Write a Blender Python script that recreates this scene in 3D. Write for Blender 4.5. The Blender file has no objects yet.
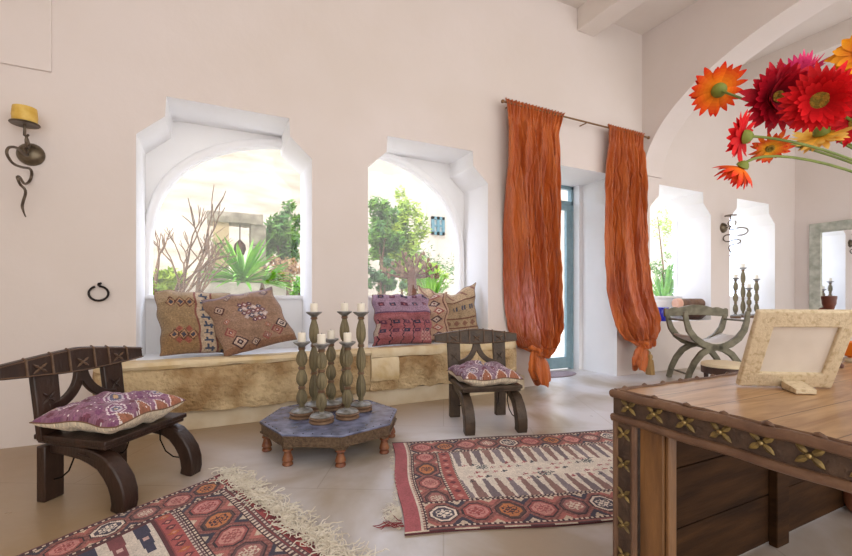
import bpy, bmesh, math, random
import numpy as np
from mathutils import Vector, Matrix
random.seed(7); RNG = np.random.default_rng(7)
PI = math.pi
scn = bpy.context.scene
COL = scn.collection

# ------------------------------------------------------------------ camera
YAW = math.radians(26.3)          # the view turns this far to the right of the window wall's normal
EYE = Vector((0, 0, 1.1)); FPX = 426.0; CX, CY = 426.0, 297.0
cam_d = bpy.data.cameras.new('camera'); cam = bpy.data.objects.new('camera', cam_d); COL.objects.link(cam)
cam.location = EYE; cam.rotation_euler = (PI/2, 0, -YAW)
cam_d.sensor_width = 36; cam_d.lens = 18.0; cam_d.shift_y = 19/852
cam_d.clip_start = 0.02
scn.camera = cam
S, C = math.sin(YAW), math.cos(YAW)
def ray(x, y):
    u = (x-CX)/FPX; return Vector((S+u*C, C-u*S, (CY-y)/FPX))
def at_z(x, y, z): r = ray(x, y); return EYE + r*((z-EYE.z)/r.z)
def at_y(x, y, Y): r = ray(x, y); return EYE + r*(Y/r.y)
def at_d(x, y, d): return EYE + ray(x, y)*d

# ------------------------------------------------------------------ materials
def lin(c):
    if isinstance(c, str): c = [int(c[i:i+2], 16)/255 for i in (0, 2, 4)]
    return tuple((v/12.92 if v <= .04045 else ((v+.055)/1.055)**2.4) for v in c) + (1,)
def mat(name, col, rough=.6, metal=0, col2=None, scale=6, bump=0, bscale=40, detail=4, stretch=None, spec=.5, sheen=0, lo=.35, hi=.65, dist=.01, coat=0):
    m = bpy.data.materials.new(name); m.use_nodes = True
    nt = m.node_tree; b = nt.nodes['Principled BSDF']
    b.inputs['Roughness'].default_value = rough; b.inputs['Metallic'].default_value = metal
    b.inputs['Specular IOR Level'].default_value = spec
    if sheen: b.inputs['Sheen Weight'].default_value = sheen
    if coat: b.inputs['Coat Weight'].default_value = coat; b.inputs['Coat Roughness'].default_value = .15
    b.inputs['Base Color'].default_value = lin(col)
    tc = nt.nodes.new('ShaderNodeTexCoord'); mp = nt.nodes.new('ShaderNodeMapping')
    nt.links.new(tc.outputs['Object'], mp.inputs['Vector'])
    if stretch: mp.inputs['Scale'].default_value = stretch
    if col2:
        n = nt.nodes.new('ShaderNodeTexNoise'); n.inputs['Scale'].default_value = scale; n.inputs['Detail'].default_value = detail
        nt.links.new(mp.outputs['Vector'], n.inputs['Vector'])
        r = nt.nodes.new('ShaderNodeValToRGB'); r.color_ramp.elements[0].position = lo; r.color_ramp.elements[1].position = hi
        r.color_ramp.elements[0].color = lin(col); r.color_ramp.elements[1].color = lin(col2)
        nt.links.new(n.outputs['Fac'], r.inputs['Fac']); nt.links.new(r.outputs['Color'], b.inputs['Base Color'])
    if bump:
        n2 = nt.nodes.new('ShaderNodeTexNoise'); n2.inputs['Scale'].default_value = bscale; n2.inputs['Detail'].default_value = 5
        nt.links.new(mp.outputs['Vector'], n2.inputs['Vector'])
        bp = nt.nodes.new('ShaderNodeBump'); bp.inputs['Strength'].default_value = bump; bp.inputs['Distance'].default_value = dist
        nt.links.new(n2.outputs['Fac'], bp.inputs['Height']); nt.links.new(bp.outputs['Normal'], b.inputs['Normal'])
    return m
def mat_attr(name, rough=.9, bump=.25, bscale=300, sheen=.15, noise=.12, spec=.2, trans=0):
    """dyed cloth / petals: the woven pattern is a per-face colour attribute"""
    m = bpy.data.materials.new(name); m.use_nodes = True; nt = m.node_tree; b = nt.nodes['Principled BSDF']
    a = nt.nodes.new('ShaderNodeAttribute'); a.attribute_name = 'dye'
    n = nt.nodes.new('ShaderNodeTexNoise'); n.inputs['Scale'].default_value = 9; n.inputs['Detail'].default_value = 6
    tc = nt.nodes.new('ShaderNodeTexCoord'); nt.links.new(tc.outputs['Object'], n.inputs['Vector'])
    mx = nt.nodes.new('ShaderNodeHueSaturation'); mr = nt.nodes.new('ShaderNodeMapRange')
    mr.inputs['From Min'].default_value = .3; mr.inputs['From Max'].default_value = .7
    mr.inputs['To Min'].default_value = 1-noise; mr.inputs['To Max'].default_value = 1+noise
    nt.links.new(n.outputs['Fac'], mr.inputs['Value']); nt.links.new(mr.outputs['Result'], mx.inputs['Value'])
    nt.links.new(a.outputs['Color'], mx.inputs['Color']); nt.links.new(mx.outputs['Color'], b.inputs['Base Color'])
    b.inputs['Roughness'].default_value = rough; b.inputs['Sheen Weight'].default_value = sheen; b.inputs['Specular IOR Level'].default_value = spec
    if trans:
        b.inputs['Subsurface Weight'].default_value = trans; b.inputs['Subsurface Scale'].default_value = .01
    if bump:
        n2 = nt.nodes.new('ShaderNodeTexNoise'); n2.inputs['Scale'].default_value = bscale
        nt.links.new(tc.outputs['Object'], n2.inputs['Vector'])
        bp = nt.nodes.new('ShaderNodeBump'); bp.inputs['Strength'].default_value = bump; bp.inputs['Distance'].default_value = .003
        nt.links.new(n2.outputs['Fac'], bp.inputs['Height']); nt.links.new(bp.outputs['Normal'], b.inputs['Normal'])
    return m

M = {}
M['wall'] = mat('peach_plaster', 'dfd5ce', .85, col2='e5dcd8', scale=.8, bump=.25, bscale=5, dist=.02)
M['white'] = mat('white_plaster', 'f7f7f8', .8, col2='fafafb', scale=3, bump=.2, bscale=9)
M['ceil'] = mat('ceiling_plaster', 'e2d9d1', .9, col2='e6ded7', scale=1, bump=.2, bscale=7)
M['stone'] = mat('honey_stone', 'a8885e', .9, col2='dec69c', scale=3.2, bump=1, bscale=20, dist=.05, detail=10, lo=.38, hi=.6)
M['capstone'] = mat('pale_capstone', 'd8be8c', .8, col2='ecdcbc', scale=5, bump=.5, bscale=18, dist=.02, detail=8)
M['plinth'] = mat('cement_plinth', 'd0bd9c', .8, col2='e0d3ba', scale=4, bump=.3, bscale=10)
M['darkwood'] = mat('dark_carved_wood', '251710', .38, col2='402a1f', scale=14, bump=.35, bscale=60, stretch=(1, 1, .4), lo=.3, hi=.8)
M['greywood'] = mat('worn_grey_brown_wood', '3a2d23', .45, col2='5a4938', scale=14, bump=.4, bscale=60, lo=.3, hi=.8)
M['iron'] = mat('black_iron', '1c1816', .45, metal=.8)
M['iron2'] = mat('bronzed_iron', '5b5046', .38, metal=.85, col2='75695a', scale=20)
M['brass'] = mat('aged_brass', 'a38d5c', .3, metal=.9, col2='8a7853', scale=20)
M['dish'] = mat('dull_bronze', '7d7260', .38, metal=.85, col2='625848', scale=15)
M['gold'] = mat('yellow_brass_petal', '988048', .5, metal=.35, col2='665432', scale=60)
M['blue'] = mat('blue_door_paint', '84a3ae', .5, col2='92afb8', scale=10)
M['leather'] = mat('brown_rolled_leather', '5c4030', .45, col2='7f6048', scale=10, bump=.5, bscale=40, lo=.3, hi=.75)
M['plate'] = mat('dark_iron_plate', '43332a', .5, metal=.2, col2='5e4a3b', scale=25, bump=.5, bscale=70)
M['inwood'] = mat('desk_inner_board', '2c1b0e', .8, col2='4c321b', spec=.15, scale=7, bump=.3, bscale=30, stretch=(.35, 1, 3), lo=.3, hi=.75)
M['stile'] = mat('worn_desk_stile', '634326', .5, col2='94693c', scale=9, bump=.3, bscale=40, stretch=(2, 2, .4), lo=.3, hi=.75)
M['green'] = mat('green_grey_paint', '615d4a', .5, col2='807b66', scale=12, bump=.3, bscale=50)
M['greenlight'] = mat('silvery_green_gilt', '9ea294', .35, metal=.3, col2='c4c6ba', scale=9, bump=.4, bscale=30)
M['wax'] = mat('white_wax', 'f3ecdc', .5)
M['waxy'] = mat('yellow_wax', 'd6ab45', .5, col2='e5c263', scale=20, bump=.2, bscale=40)
M['patina'] = mat('weathered_olive_wood', '5f5640', .55, col2='8d815f', scale=22, bump=.5, bscale=60, stretch=(1, 1, .25), lo=.3, hi=.7)
M['pale'] = mat('worn_pale_paint', '6c6a64', .35, col2='a2a3a2', scale=18, bump=.3, bscale=50)
M['redring'] = mat('red_brown_lacquer', '6a503c', .45, col2='866a50', scale=20)
M['feet'] = mat('orange_brown_turned_wood', '6a301c', .45, col2='94623c', scale=25, lo=.3, hi=.7)
M['ttop'] = mat('hide_top_with_window_blue', '4c546e', .24, col2='828bac', scale=9, bump=.3, bscale=30, spec=.9)  # blue of the window's reflection is put into the base colour
M['apron'] = mat('chased_brown_metal', '5b4838', .5, metal=.3, col2='7d6850', scale=60, bump=.9, bscale=120)
M['cream'] = mat('cream_cotton', 'e0cfae', .9, bump=.3, bscale=200)
M['seatcloth'] = mat('pale_grey_cloth', 'd9d3cc', .9, bump=.3, bscale=100)
M['kilim'] = mat_attr('woven_kilim')
M['kilimc'] = mat_attr('woven_cushion', bump=.35, bscale=220)
M['petal'] = mat_attr('petal', rough=.6, bump=.1, bscale=90, sheen=0, noise=.08, trans=.05)
M['fringe'] = mat('fringe_wool', 'd8cfbc', .95, col2='ece5d6', scale=20)
M['fringered'] = mat('red_wool', '8a3a3c', .95)
M['rod'] = mat('rod_metal', '8a6b4c', .4, metal=.7)
M['stem'] = mat('green_stem', '5a6a28', .5, col2='748436', scale=20)
M['calyx'] = mat('calyx_green', '74802c', .6)
M['disc'] = mat('flower_disc', 'b89432', .9, col2='8a7a2a', scale=120, bump=1, bscale=300, lo=.4, hi=.6)
M['tassel'] = mat('gold_silk_tassel', '9c7a45', .5, col2='b8975a', scale=40, sheen=.4, stretch=(1, 1, .05))
M['terracotta'] = mat('terracotta', 'a06548', .7, col2='b87c5c', scale=10)
M['framestone'] = mat('travertine', 'c0aa84', .8, col2='dccbac', scale=60, bump=.8, bscale=120, dist=.004, detail=9, lo=.3, hi=.5)
M['pane'] = mat('cloudy_plastic', 'd8cfc4', .12, col2='e8e0d6', scale=5, spec=.6)
M['blueglass'] = mat('cobalt_glass', '1b1fb4', .08, spec=.8, coat=.6)
M['darkbowl'] = mat('dark_brown_bowl', '38231a', .45, col2='4c3125', scale=12)
M['rollend'] = mat('pink_tan_leather_end', 'd9a58c', .6, col2='e8bba2', scale=10)
M['orange'] = mat('orange_glaze', 'e87a12', .35)
M['turned'] = mat('red_brown_turned_wood', '4a2418', .4, col2='653526', scale=20)
M['mat'] = mat('grey_pink_doormat', '8d7f86', .95, col2='a3949a', scale=60, bump=.8, bscale=150)
M['ring'] = mat('wrought_iron', '2b2523', .4, metal=.7, bump=.3, bscale=60)
# outside
M['facade'] = mat('limestone_facade', 'b3a99b', .9, col2='d8d0c5', scale=1.6, bump=.4, bscale=6, detail=8, stretch=(.5, 1, 2))
M['farwall'] = mat('pale_far_wall', 'c0bab2', .9, col2='ccc6be', scale=1)
M['ruin'] = mat('grey_beige_stone', '6f685c', .9, col2='a39a88', scale=5, bump=.7, bscale=14)
M['ruin2'] = mat('beige_stone_block', 'a08c6a', .9, col2='c2ad88', scale=3, bump=.6, bscale=14)
M['gravel'] = mat('pale_gravel', 'e2dac9', .95, col2='ece5d9', scale=8, bump=.5, bscale=30)
M['leaf'] = mat('bush_leaf', '2f6a14', .6, col2='6c982a', scale=3)
M['leaf2'] = mat('yellow_green_leaf', '6a9218', .6, col2='a8c032', scale=3)
M['leaf3'] = mat('dark_green_leaf', '244e20', .6, col2='4c7c34', scale=3)
M['blade'] = mat('yucca_blade', '4c9016', .5, col2='80bc2c', scale=4)
M['palm'] = mat('palm_leaf', '4a8836', .5, col2='7cb058', scale=4)
M['bark'] = mat('grey_brown_bark', '5e4636', .9, col2='80664e', scale=15, bump=.6, bscale=40)
M['rust'] = mat('rusty_iron', '5e3222', .8, col2='4a281c', scale=10)
M['shutter'] = mat('blue_grey_window', '5a8494', .6)
M['shutterpane'] = mat('window_pane_grey', '9aa8ac', .2)
M['dryleaf'] = mat('dry_orange_leaf', '94704a', .8, col2='b08c66', scale=5)

# floor: polished cement slabs with brown shade painted in and faint joints
def floor_mat():
    m = bpy.data.materials.new('polished_cement_floor'); m.use_nodes = True; nt = m.node_tree; b = nt.nodes['Principled BSDF']
    N = nt.nodes.new; Lk = nt.links.new
    tc = N('ShaderNodeTexCoord')
    n = N('ShaderNodeTexNoise'); n.inputs['Scale'].default_value = .9; n.inputs['Detail'].default_value = 7; n.inputs['Distortion'].default_value = .6
    Lk(tc.outputs['Object'], n.inputs['Vector'])
    r = N('ShaderNodeValToRGB'); e = r.color_ramp.elements
    e[0].position = .38; e[0].color = lin('a89a86'); e[1].position = .57; e[1].color = lin('dcdbe0')
    Lk(n.outputs['Fac'], r.inputs['Fac'])
    # brown shade by the window wall and at the left, put into the colour
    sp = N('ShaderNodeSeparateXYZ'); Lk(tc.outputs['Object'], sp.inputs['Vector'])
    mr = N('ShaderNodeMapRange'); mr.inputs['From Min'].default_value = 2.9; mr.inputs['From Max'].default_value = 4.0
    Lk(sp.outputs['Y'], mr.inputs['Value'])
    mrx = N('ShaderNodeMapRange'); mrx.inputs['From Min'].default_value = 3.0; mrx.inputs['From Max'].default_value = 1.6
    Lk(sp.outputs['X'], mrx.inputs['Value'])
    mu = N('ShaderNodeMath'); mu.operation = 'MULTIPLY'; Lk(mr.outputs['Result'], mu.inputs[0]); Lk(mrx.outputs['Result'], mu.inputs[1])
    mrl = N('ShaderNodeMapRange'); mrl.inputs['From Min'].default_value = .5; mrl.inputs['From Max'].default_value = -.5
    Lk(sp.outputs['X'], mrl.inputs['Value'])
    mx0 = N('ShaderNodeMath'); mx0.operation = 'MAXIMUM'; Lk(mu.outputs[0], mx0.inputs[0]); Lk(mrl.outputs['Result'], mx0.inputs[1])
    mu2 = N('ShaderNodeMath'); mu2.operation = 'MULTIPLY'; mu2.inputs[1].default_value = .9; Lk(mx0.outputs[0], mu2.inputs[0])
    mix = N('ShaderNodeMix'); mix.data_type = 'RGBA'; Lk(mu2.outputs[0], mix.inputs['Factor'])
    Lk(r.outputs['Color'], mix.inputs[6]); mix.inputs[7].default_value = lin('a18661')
    # joints
    mp = N('ShaderNodeMapping'); mp.inputs['Rotation'].default_value = (0, 0, .5); Lk(tc.outputs['Object'], mp.inputs['Vector'])
    br = N('ShaderNodeTexBrick'); br.inputs['Scale'].default_value = .62; br.inputs['Mortar Size'].default_value = .0022
    br.inputs['Color1'].default_value = (1, 1, 1, 1); br.inputs['Color2'].default_value = (1, 1, 1, 1); br.inputs['Mortar'].default_value = (0.80, .77, .73, 1)
    br.inputs['Brick Width'].default_value = .9; br.inputs['Row Height'].default_value = .75
    Lk(mp.outputs['Vector'], br.inputs['Vector'])
    mm = N('ShaderNodeMix'); mm.data_type = 'RGBA'; mm.blend_type = 'MULTIPLY'; mm.inputs['Factor'].default_value = 1
    Lk(mix.outputs[2], mm.inputs[6]); Lk(br.outputs['Color'], mm.inputs[7])
    Lk(mm.outputs[2], b.inputs['Base Color'])
    n3 = N('ShaderNodeTexNoise'); n3.inputs['Scale'].default_value = 5; n3.inputs['Detail'].default_value = 5; Lk(tc.outputs['Object'], n3.inputs['Vector'])
    rr = N('ShaderNodeMapRange'); rr.inputs['To Min'].default_value = .22; rr.inputs['To Max'].default_value = .42; Lk(n3.outputs['Fac'], rr.inputs['Value'])
    Lk(rr.outputs['Result'], b.inputs['Roughness'])
    bp = N('ShaderNodeBump'); bp.inputs['Strength'].default_value = .18; bp.inputs['Distance'].default_value = .02
    Lk(n3.outputs['Fac'], bp.inputs['Height']); Lk(bp.outputs['Normal'], b.inputs['Normal'])
    b.inputs['Specular IOR Level'].default_value = .6
    return m
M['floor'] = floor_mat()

def plank_mat():
    m = bpy.data.materials.new('desk_planks'); m.use_nodes = True; nt = m.node_tree; b = nt.nodes['Principled BSDF']
    N = nt.nodes.new; Lk = nt.links.new
    tc = N('ShaderNodeTexCoord'); mp = N('ShaderNodeMapping'); mp.inputs['Scale'].default_value = (1.2, 9, 1); Lk(tc.outputs['Object'], mp.inputs['Vector'])
    n = N('ShaderNodeTexNoise'); n.inputs['Scale'].default_value = 3; n.inputs['Detail'].default_value = 8; n.inputs['Distortion'].default_value = .8; Lk(mp.outputs['Vector'], n.inputs['Vector'])
    r = N('ShaderNodeValToRGB'); e = r.color_ramp.elements
    e[0].position = .3; e[0].color = lin('966c46'); e[1].position = .75; e[1].color = lin('cda87c')
    Lk(n.outputs['Fac'], r.inputs['Fac'])
    br = N('ShaderNodeTexBrick'); br.inputs['Scale'].default_value = 1; br.inputs['Mortar Size'].default_value = .002
    br.inputs['Brick Width'].default_value = 5; br.inputs['Row Height'].default_value = .155; br.offset = 0
    br.inputs['Color1'].default_value = (1, 1, 1, 1); br.inputs['Color2'].default_value = (.86, .84, .82, 1); br.inputs['Mortar'].default_value = (.25, .2, .15, 1)
    Lk(tc.outputs['Object'], br.inputs['Vector'])
    mm = N('ShaderNodeMix'); mm.data_type = 'RGBA'; mm.blend_type = 'MULTIPLY'; mm.inputs['Factor'].default_value = 1
    Lk(r.outputs['Color'], mm.inputs[6]); Lk(br.outputs['Color'], mm.inputs[7]); Lk(mm.outputs[2], b.inputs['Base Color'])
    b.inputs['Roughness'].default_value = .33
    bp = N('ShaderNodeBump'); bp.inputs['Strength'].default_value = .2; bp.inputs['Distance'].default_value = .004
    Lk(n.outputs['Fac'], bp.inputs['Height']); Lk(bp.outputs['Normal'], b.inputs['Normal'])
    return m
M['planks'] = plank_mat()

def silk_mat():
    m = bpy.data.materials.new('orange_shot_silk'); m.use_nodes = True; nt = m.node_tree; b = nt.nodes['Principled BSDF']
    N = nt.nodes.new; Lk = nt.links.new
    tc = N('ShaderNodeTexCoord'); mp = N('ShaderNodeMapping'); mp.inputs['Scale'].default_value = (3, 3, .6); Lk(tc.outputs['Object'], mp.inputs['Vector'])
    n = N('ShaderNodeTexNoise'); n.inputs['Scale'].default_value = 2; n.inputs['Detail'].default_value = 5; Lk(mp.outputs['Vector'], n.inputs['Vector'])
    r = N('ShaderNodeValToRGB'); e = r.color_ramp.elements
    e[0].position = .35; e[0].color = lin('a4481c'); e[1].position = .7; e[1].color = lin('d2702c')
    Lk(n.outputs['Fac'], r.inputs['Fac'])
    a = N('ShaderNodeAttribute'); a.attribute_name = 'pink_mix'
    n3 = N('ShaderNodeTexNoise'); n3.inputs['Scale'].default_value = 14; n3.inputs['Detail'].default_value = 6; Lk(mp.outputs['Vector'], n3.inputs['Vector'])
    rr = N('ShaderNodeMapRange'); rr.inputs['From Min'].default_value = .35; rr.inputs['From Max'].default_value = .6; Lk(n3.outputs['Fac'], rr.inputs['Value'])
    mu = N('ShaderNodeMath'); mu.operation = 'MULTIPLY'; Lk(a.outputs['Fac'], mu.inputs[0]); Lk(rr.outputs['Result'], mu.inputs[1])
    mix = N('ShaderNodeMix'); mix.data_type = 'RGBA'; Lk(mu.outputs[0], mix.inputs['Factor'])
    Lk(r.outputs['Color'], mix.inputs[6]); mix.inputs[7].default_value = lin('dc9088'); Lk(mix.outputs[2], b.inputs['Base Color'])  # silk turns pink in patches low on the drapes
    b.inputs['Roughness'].default_value = .36; b.inputs['Sheen Weight'].default_value = .2; b.inputs['Sheen Roughness'].default_value = .4
    n2 = N('ShaderNodeTexNoise'); n2.inputs['Scale'].default_value = 5; n2.inputs['Detail'].default_value = 4; n2.inputs['Distortion'].default_value = 1.2
    Lk(mp.outputs['Vector'], n2.inputs['Vector'])
    bp = N('ShaderNodeBump'); bp.inputs['Strength'].default_value = .85; bp.inputs['Distance'].default_value = .05
    Lk(n2.outputs['Fac'], bp.inputs['Height']); Lk(bp.outputs['Normal'], b.inputs['Normal'])
    return m
M['silk'] = silk_mat()
def glass_mat():
    m = bpy.data.materials.new('clear_glass'); m.use_nodes = True; nt = m.node_tree; nt.nodes.clear()
    o = nt.nodes.new('ShaderNodeOutputMaterial'); t = nt.nodes.new('ShaderNodeBsdfTransparent'); g = nt.nodes.new('ShaderNodeBsdfGlossy')
    g.inputs['Roughness'].default_value = .02; x = nt.nodes.new('ShaderNodeMixShader'); x.inputs[0].default_value = .05
    nt.links.new(t.outputs[0], x.inputs[1]); nt.links.new(g.outputs[0], x.inputs[2]); nt.links.new(x.outputs[0], o.inputs[0]); return m
M['glass'] = glass_mat()
mm_ = bpy.data.materials.new('mirror_glass'); mm_.use_nodes = True
_b = mm_.node_tree.nodes['Principled BSDF']; _b.inputs['Metallic'].default_value = 1; _b.inputs['Roughness'].default_value = .03; _b.inputs['Base Color'].default_value = (.88, .9, .92, 1)
M['mirror'] = mm_

# ------------------------------------------------------------------ mesh builder
class MB:
    def __init__(s): s.v = []; s.f = []; s.mi = []
    def add(s, vs, fs, mi=0):
        o = len(s.v); s.v += [tuple(p) for p in vs]; s.f += [tuple(i+o for i in f) for f in fs]; s.mi += [mi]*len(fs); return s
    def box(s, c, d, rot=None, mi=0, taper=None):
        hx, hy, hz = d[0]/2, d[1]/2, d[2]/2; R = rot or Matrix.Identity(3); vs = []
        for z in (-1, 1):
            k = 1 if (z < 0 or not taper) else taper
            for x, y in ((-1, -1), (1, -1), (1, 1), (-1, 1)): vs.append(Vector(c)+R@Vector((x*hx*k, y*hy*k, z*hz)))
        return s.add(vs, [(3, 2, 1, 0), (4, 5, 6, 7), (0, 1, 5, 4), (1, 2, 6, 5), (2, 3, 7, 6), (3, 0, 4, 7)], mi)
    def b2(s, a, b, mi=0):
        return s.box([(a[i]+b[i])/2 for i in range(3)], [abs(b[i]-a[i]) for i in range(3)], None, mi)
    def prism(s, poly, a, b, axis='y', mi=0, side=None):
        """poly of 2D points extruded from a to b along the axis"""
        def P(p, k):
            return {'y': (p[0], k, p[1]), 'x': (k, p[0], p[1]), 'z': (p[0], p[1], k)}[axis]
        n = len(poly); vs = [P(p, a) for p in poly]+[P(p, b) for p in poly]
        s.add(vs, [tuple(range(n)), tuple(range(2*n-1, n-1, -1))], mi)
        o = len(s.v)-2*n
        for i in range(n):
            j = (i+1) % n
            s.f.append((o+i, o+i+n, o+j+n, o+j)); s.mi.append(mi if side is None else side)
        return s
    def lathe(s, prof, c=(0, 0, 0), n=24, flute=None, rot=None, mi=0):
        """prof: (r, z) list; flute=(count, depth, set of ring indices)"""
        vs = []; fs = []; R = rot or Matrix.Identity(3)
        for k, (r, z) in enumerate(prof):
            for i in range(n):
                a = 2*PI*i/n; q = r
                if flute and k in flute[2]: q = r*(1-flute[1]*(.5-.5*math.cos(flute[0]*a)))
                vs.append(Vector(c)+R@Vector((q*math.cos(a), q*math.sin(a), z)))
        for k in range(len(prof)-1):
            for i in range(n):
                j = (i+1) % n; fs.append((k*n+i, k*n+j, (k+1)*n+j, (k+1)*n+i))
        fs.append(tuple(range(n-1, -1, -1))); fs.append(tuple((len(prof)-1)*n+i for i in range(n)))
        return s.add(vs, fs, mi)
    def tube(s, pts, r, n=8, flat=None, up=None, mi=0):
        """swept tube; r number or list; flat=(w,h) for a rectangular section"""
        pts = [Vector(p) for p in pts]; m = len(pts); rs = r if isinstance(r, (list, tuple)) else [r]*m
        vs = []; fs = []; prev = None
        for k in range(m):
            t = (pts[min(k+1, m-1)]-pts[max(k-1, 0)]).normalized()
            if up is not None: a = Vector(up)-t*t.dot(Vector(up))
            elif prev is None: a = t.orthogonal()
            else: a = prev-t*prev.dot(t)
            if a.length < 1e-6: a = t.orthogonal()
            a.normalize(); prev = a; b = t.cross(a)
            if flat:
                w, h = flat[0]/2*rs[k], flat[1]/2*rs[k]
                for x, y in ((-w, -h), (w, -h), (w, h), (-w, h)): vs.append(pts[k]+a*x+b*y)
            else:
                for i in range(n):
                    q = 2*PI*i/n; vs.append(pts[k]+(a*math.cos(q)+b*math.sin(q))*rs[k])
        n = 4 if flat else n
        for k in range(m-1):
            for i in range(n):
                j = (i+1) % n; fs.append((k*n+i, k*n+j, (k+1)*n+j, (k+1)*n+i))
        fs.append(tuple(range(n-1, -1, -1))); fs.append(tuple((m-1)*n+i for i in range(n)))
        return s.add(vs, fs, mi)
    def grid(s, P, closed=False, mi=0):
        nu = len(P); nv = len(P[0]); vs = [p for row in P for p in row]; fs = []
        for i in range(nu-(0 if closed else 1)):
            for j in range(nv-1):
                k = (i+1) % nu; fs.append((i*nv+j, k*nv+j, k*nv+j+1, i*nv+j+1))
        return s.add(vs, fs, mi)
    def ico(s, c, r, sub=1, sq=(1, 1, 1), mi=0):
        bm = bmesh.new(); bmesh.ops.create_icosphere(bm, subdivisions=sub, radius=1)
        vs = [Vector(c)+Vector((v.co.x*r*sq[0], v.co.y*r*sq[1], v.co.z*r*sq[2])) for v in bm.verts]
        fs = [tuple(v.index for v in f.verts) for f in bm.faces]; bm.free(); return s.add(vs, fs, mi)
    def build(s, name, m, parent=None, smooth=True, bevel=0, mats=None, fix=True, solid=0, sub=0, loc=None):
        me = bpy.data.meshes.new(name); me.from_pydata([tuple(p) for p in s.v], [], s.f); me.validate()
        for x in (mats or [m]): me.materials.append(x)
        if mats and len(me.polygons) == len(s.mi): me.polygons.foreach_set('material_index', s.mi)
        if fix:
            bm = bmesh.new(); bm.from_mesh(me); bmesh.ops.recalc_face_normals(bm, faces=bm.faces); bm.to_mesh(me); bm.free()
        if smooth:
            me.polygons.foreach_set('use_smooth', [True]*len(me.polygons)); me.set_sharp_from_angle(angle=math.radians(38))
        me.update()
        o = bpy.data.objects.new(name, me); COL.objects.link(o)
        if parent: o.parent = parent
        if loc: o.location = loc
        if bevel:
            b = o.modifiers.new('bevel', 'BEVEL'); b.width = bevel; b.segments = 2; b.limit_method = 'ANGLE'; b.angle_limit = math.radians(40)
        if solid:
            b = o.modifiers.new('solid', 'SOLIDIFY'); b.thickness = solid; b.offset = 0
        if sub:
            b = o.modifiers.new('sub', 'SUBSURF'); b.levels = sub; b.render_levels = sub
        return o

def thing(name, label, cat, loc=(0, 0, 0), rz=0, group=None):
    o = bpy.data.objects.new(name, None); COL.objects.link(o); o.location = loc; o.rotation_euler = (0, 0, rz)
    o.empty_display_size = .1
    o['label'] = label; o['category'] = cat
    if group: o['group'] = group
    return o
def tag(o, label, cat, group=None, kind=None):
    o['label'] = label; o['category'] = cat
    if group: o['group'] = group
    if kind: o['kind'] = kind
    return o
def struct(o, label=None):
    o['kind'] = 'structure'
    if label: o['label'] = label; o['category'] = 'structure'
    return o
def copy_tree(o, parent=None):
    c = o.copy(); COL.objects.link(c); c.parent = parent
    for ch in list(o.children): copy_tree(ch, c)
    return c
def dye(ob, cols, sat=1.0, weave=.0):
    """one colour per face; weave = thread-to-thread unevenness"""
    cols = np.array(cols, dtype=np.float32)
    g_ = cols[:, :3]@np.array([.3, .59, .11], np.float32); cols[:, :3] = g_[:, None]+(cols[:, :3]-g_[:, None])*sat
    if weave: cols[:, :3] *= (1+RNG.normal(0, weave, (len(cols), 1))).clip(.6, 1.4)
    me = ob.data; at = me.color_attributes.new('dye', 'FLOAT_COLOR', 'CORNER')
    lt = np.zeros(len(me.polygons), dtype=int); me.polygons.foreach_get('loop_total', lt)
    c = np.repeat(np.asarray(cols, dtype=np.float32), lt, axis=0); at.data.foreach_set('color', c.ravel())
def rz3(a): return Matrix.Rotation(a, 3, 'Z')
def arc(c, r, a0, a1, n, f):
    return [f(c[0]+r*math.cos(a0+(a1-a0)*i/n), c[1]+r*math.sin(a0+(a1-a0)*i/n)) for i in range(n+1)]

# ------------------------------------------------------------------ the room
WY, WB = 4.13, 4.75          # inner and outer face of the window wall
CZ = 4.88
WIN = [(-.576, .827, .575), (1.386, 2.847, .575), (5.69, 7.177, .73), (7.70, 9.116, .73)]
DOOR = (3.60, 5.00, 2.79)
XL, XR, YBK = -3.2, 9.82, -1.9
w = MB()
def wall_box(x0, x1, z0, z1, y0=WY, y1=WB): w.b2((x0, y0, z0), (x1, y1, z1))
cuts = [XL-.3] 
x = XL-.3
for k, (a, b, sill) in enumerate(WIN[:2]):
    wall_box(x, a, 0, CZ+.1); x = b
wall_box(x, DOOR[0], 0, CZ+.1); x = DOOR[1]
wall_box(x, WIN[2][0], 0, CZ+.1); wall_box(WIN[2][1], WIN[3][0], 0, CZ+.1); wall_box(WIN[3][1], XR+.3, 0, CZ+.1)
for a, b, sill in WIN:
    wall_box(a, b, 0, sill)
    w.prism([(a, 2.42), (a+.2, 2.60), (a+.21, 2.768), (b-.21, 2.768), (b-.2, 2.60), (b, 2.42), (b, CZ+.1), (a, CZ+.1)], WY, WB)
wall_box(DOOR[0], DOOR[1], DOOR[2], CZ+.1)
w.b2((DOOR[0]-.4, WB, 0), (DOOR[0]+.05, 5.0, 3.2)); w.b2((DOOR[1]-.07, WB, 0), (DOOR[1]+.3, 5.0, 3.2)); w.b2((DOOR[0], WB, DOOR[2]), (DOOR[1], 5.0, 3.2))
wo = w.build('wall_front', None, mats=[M['wall'], M['white']], smooth=False, fix=True)
for p in wo.data.polygons:
    c = p.center
    if (abs(p.normal.y) < .5 and WY < c.y < 5.1 and c.x > -1 and c.x < 9.5 and .1 < c.z < 4.5) or (c.y > WY+.1 and p.normal.y < 0 and 3 < c.x < 6):
        p.material_index = 1
struct(wo, 'peach plastered window wall of the room')
struct(MB().b2((XL-.3, YBK, 0), (XL, WB, CZ+.1)).build('wall_left', M['wall'], smooth=False))
# the left shallow panel high on the window wall
pn = MB().b2((-2.6, WY-.018, 2.79), (-1.105, WY, CZ)).build('trim_1', M['wall'], smooth=False, bevel=.006)
struct(pn, 'slightly raised plaster panel high on the left of the window wall')
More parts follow.
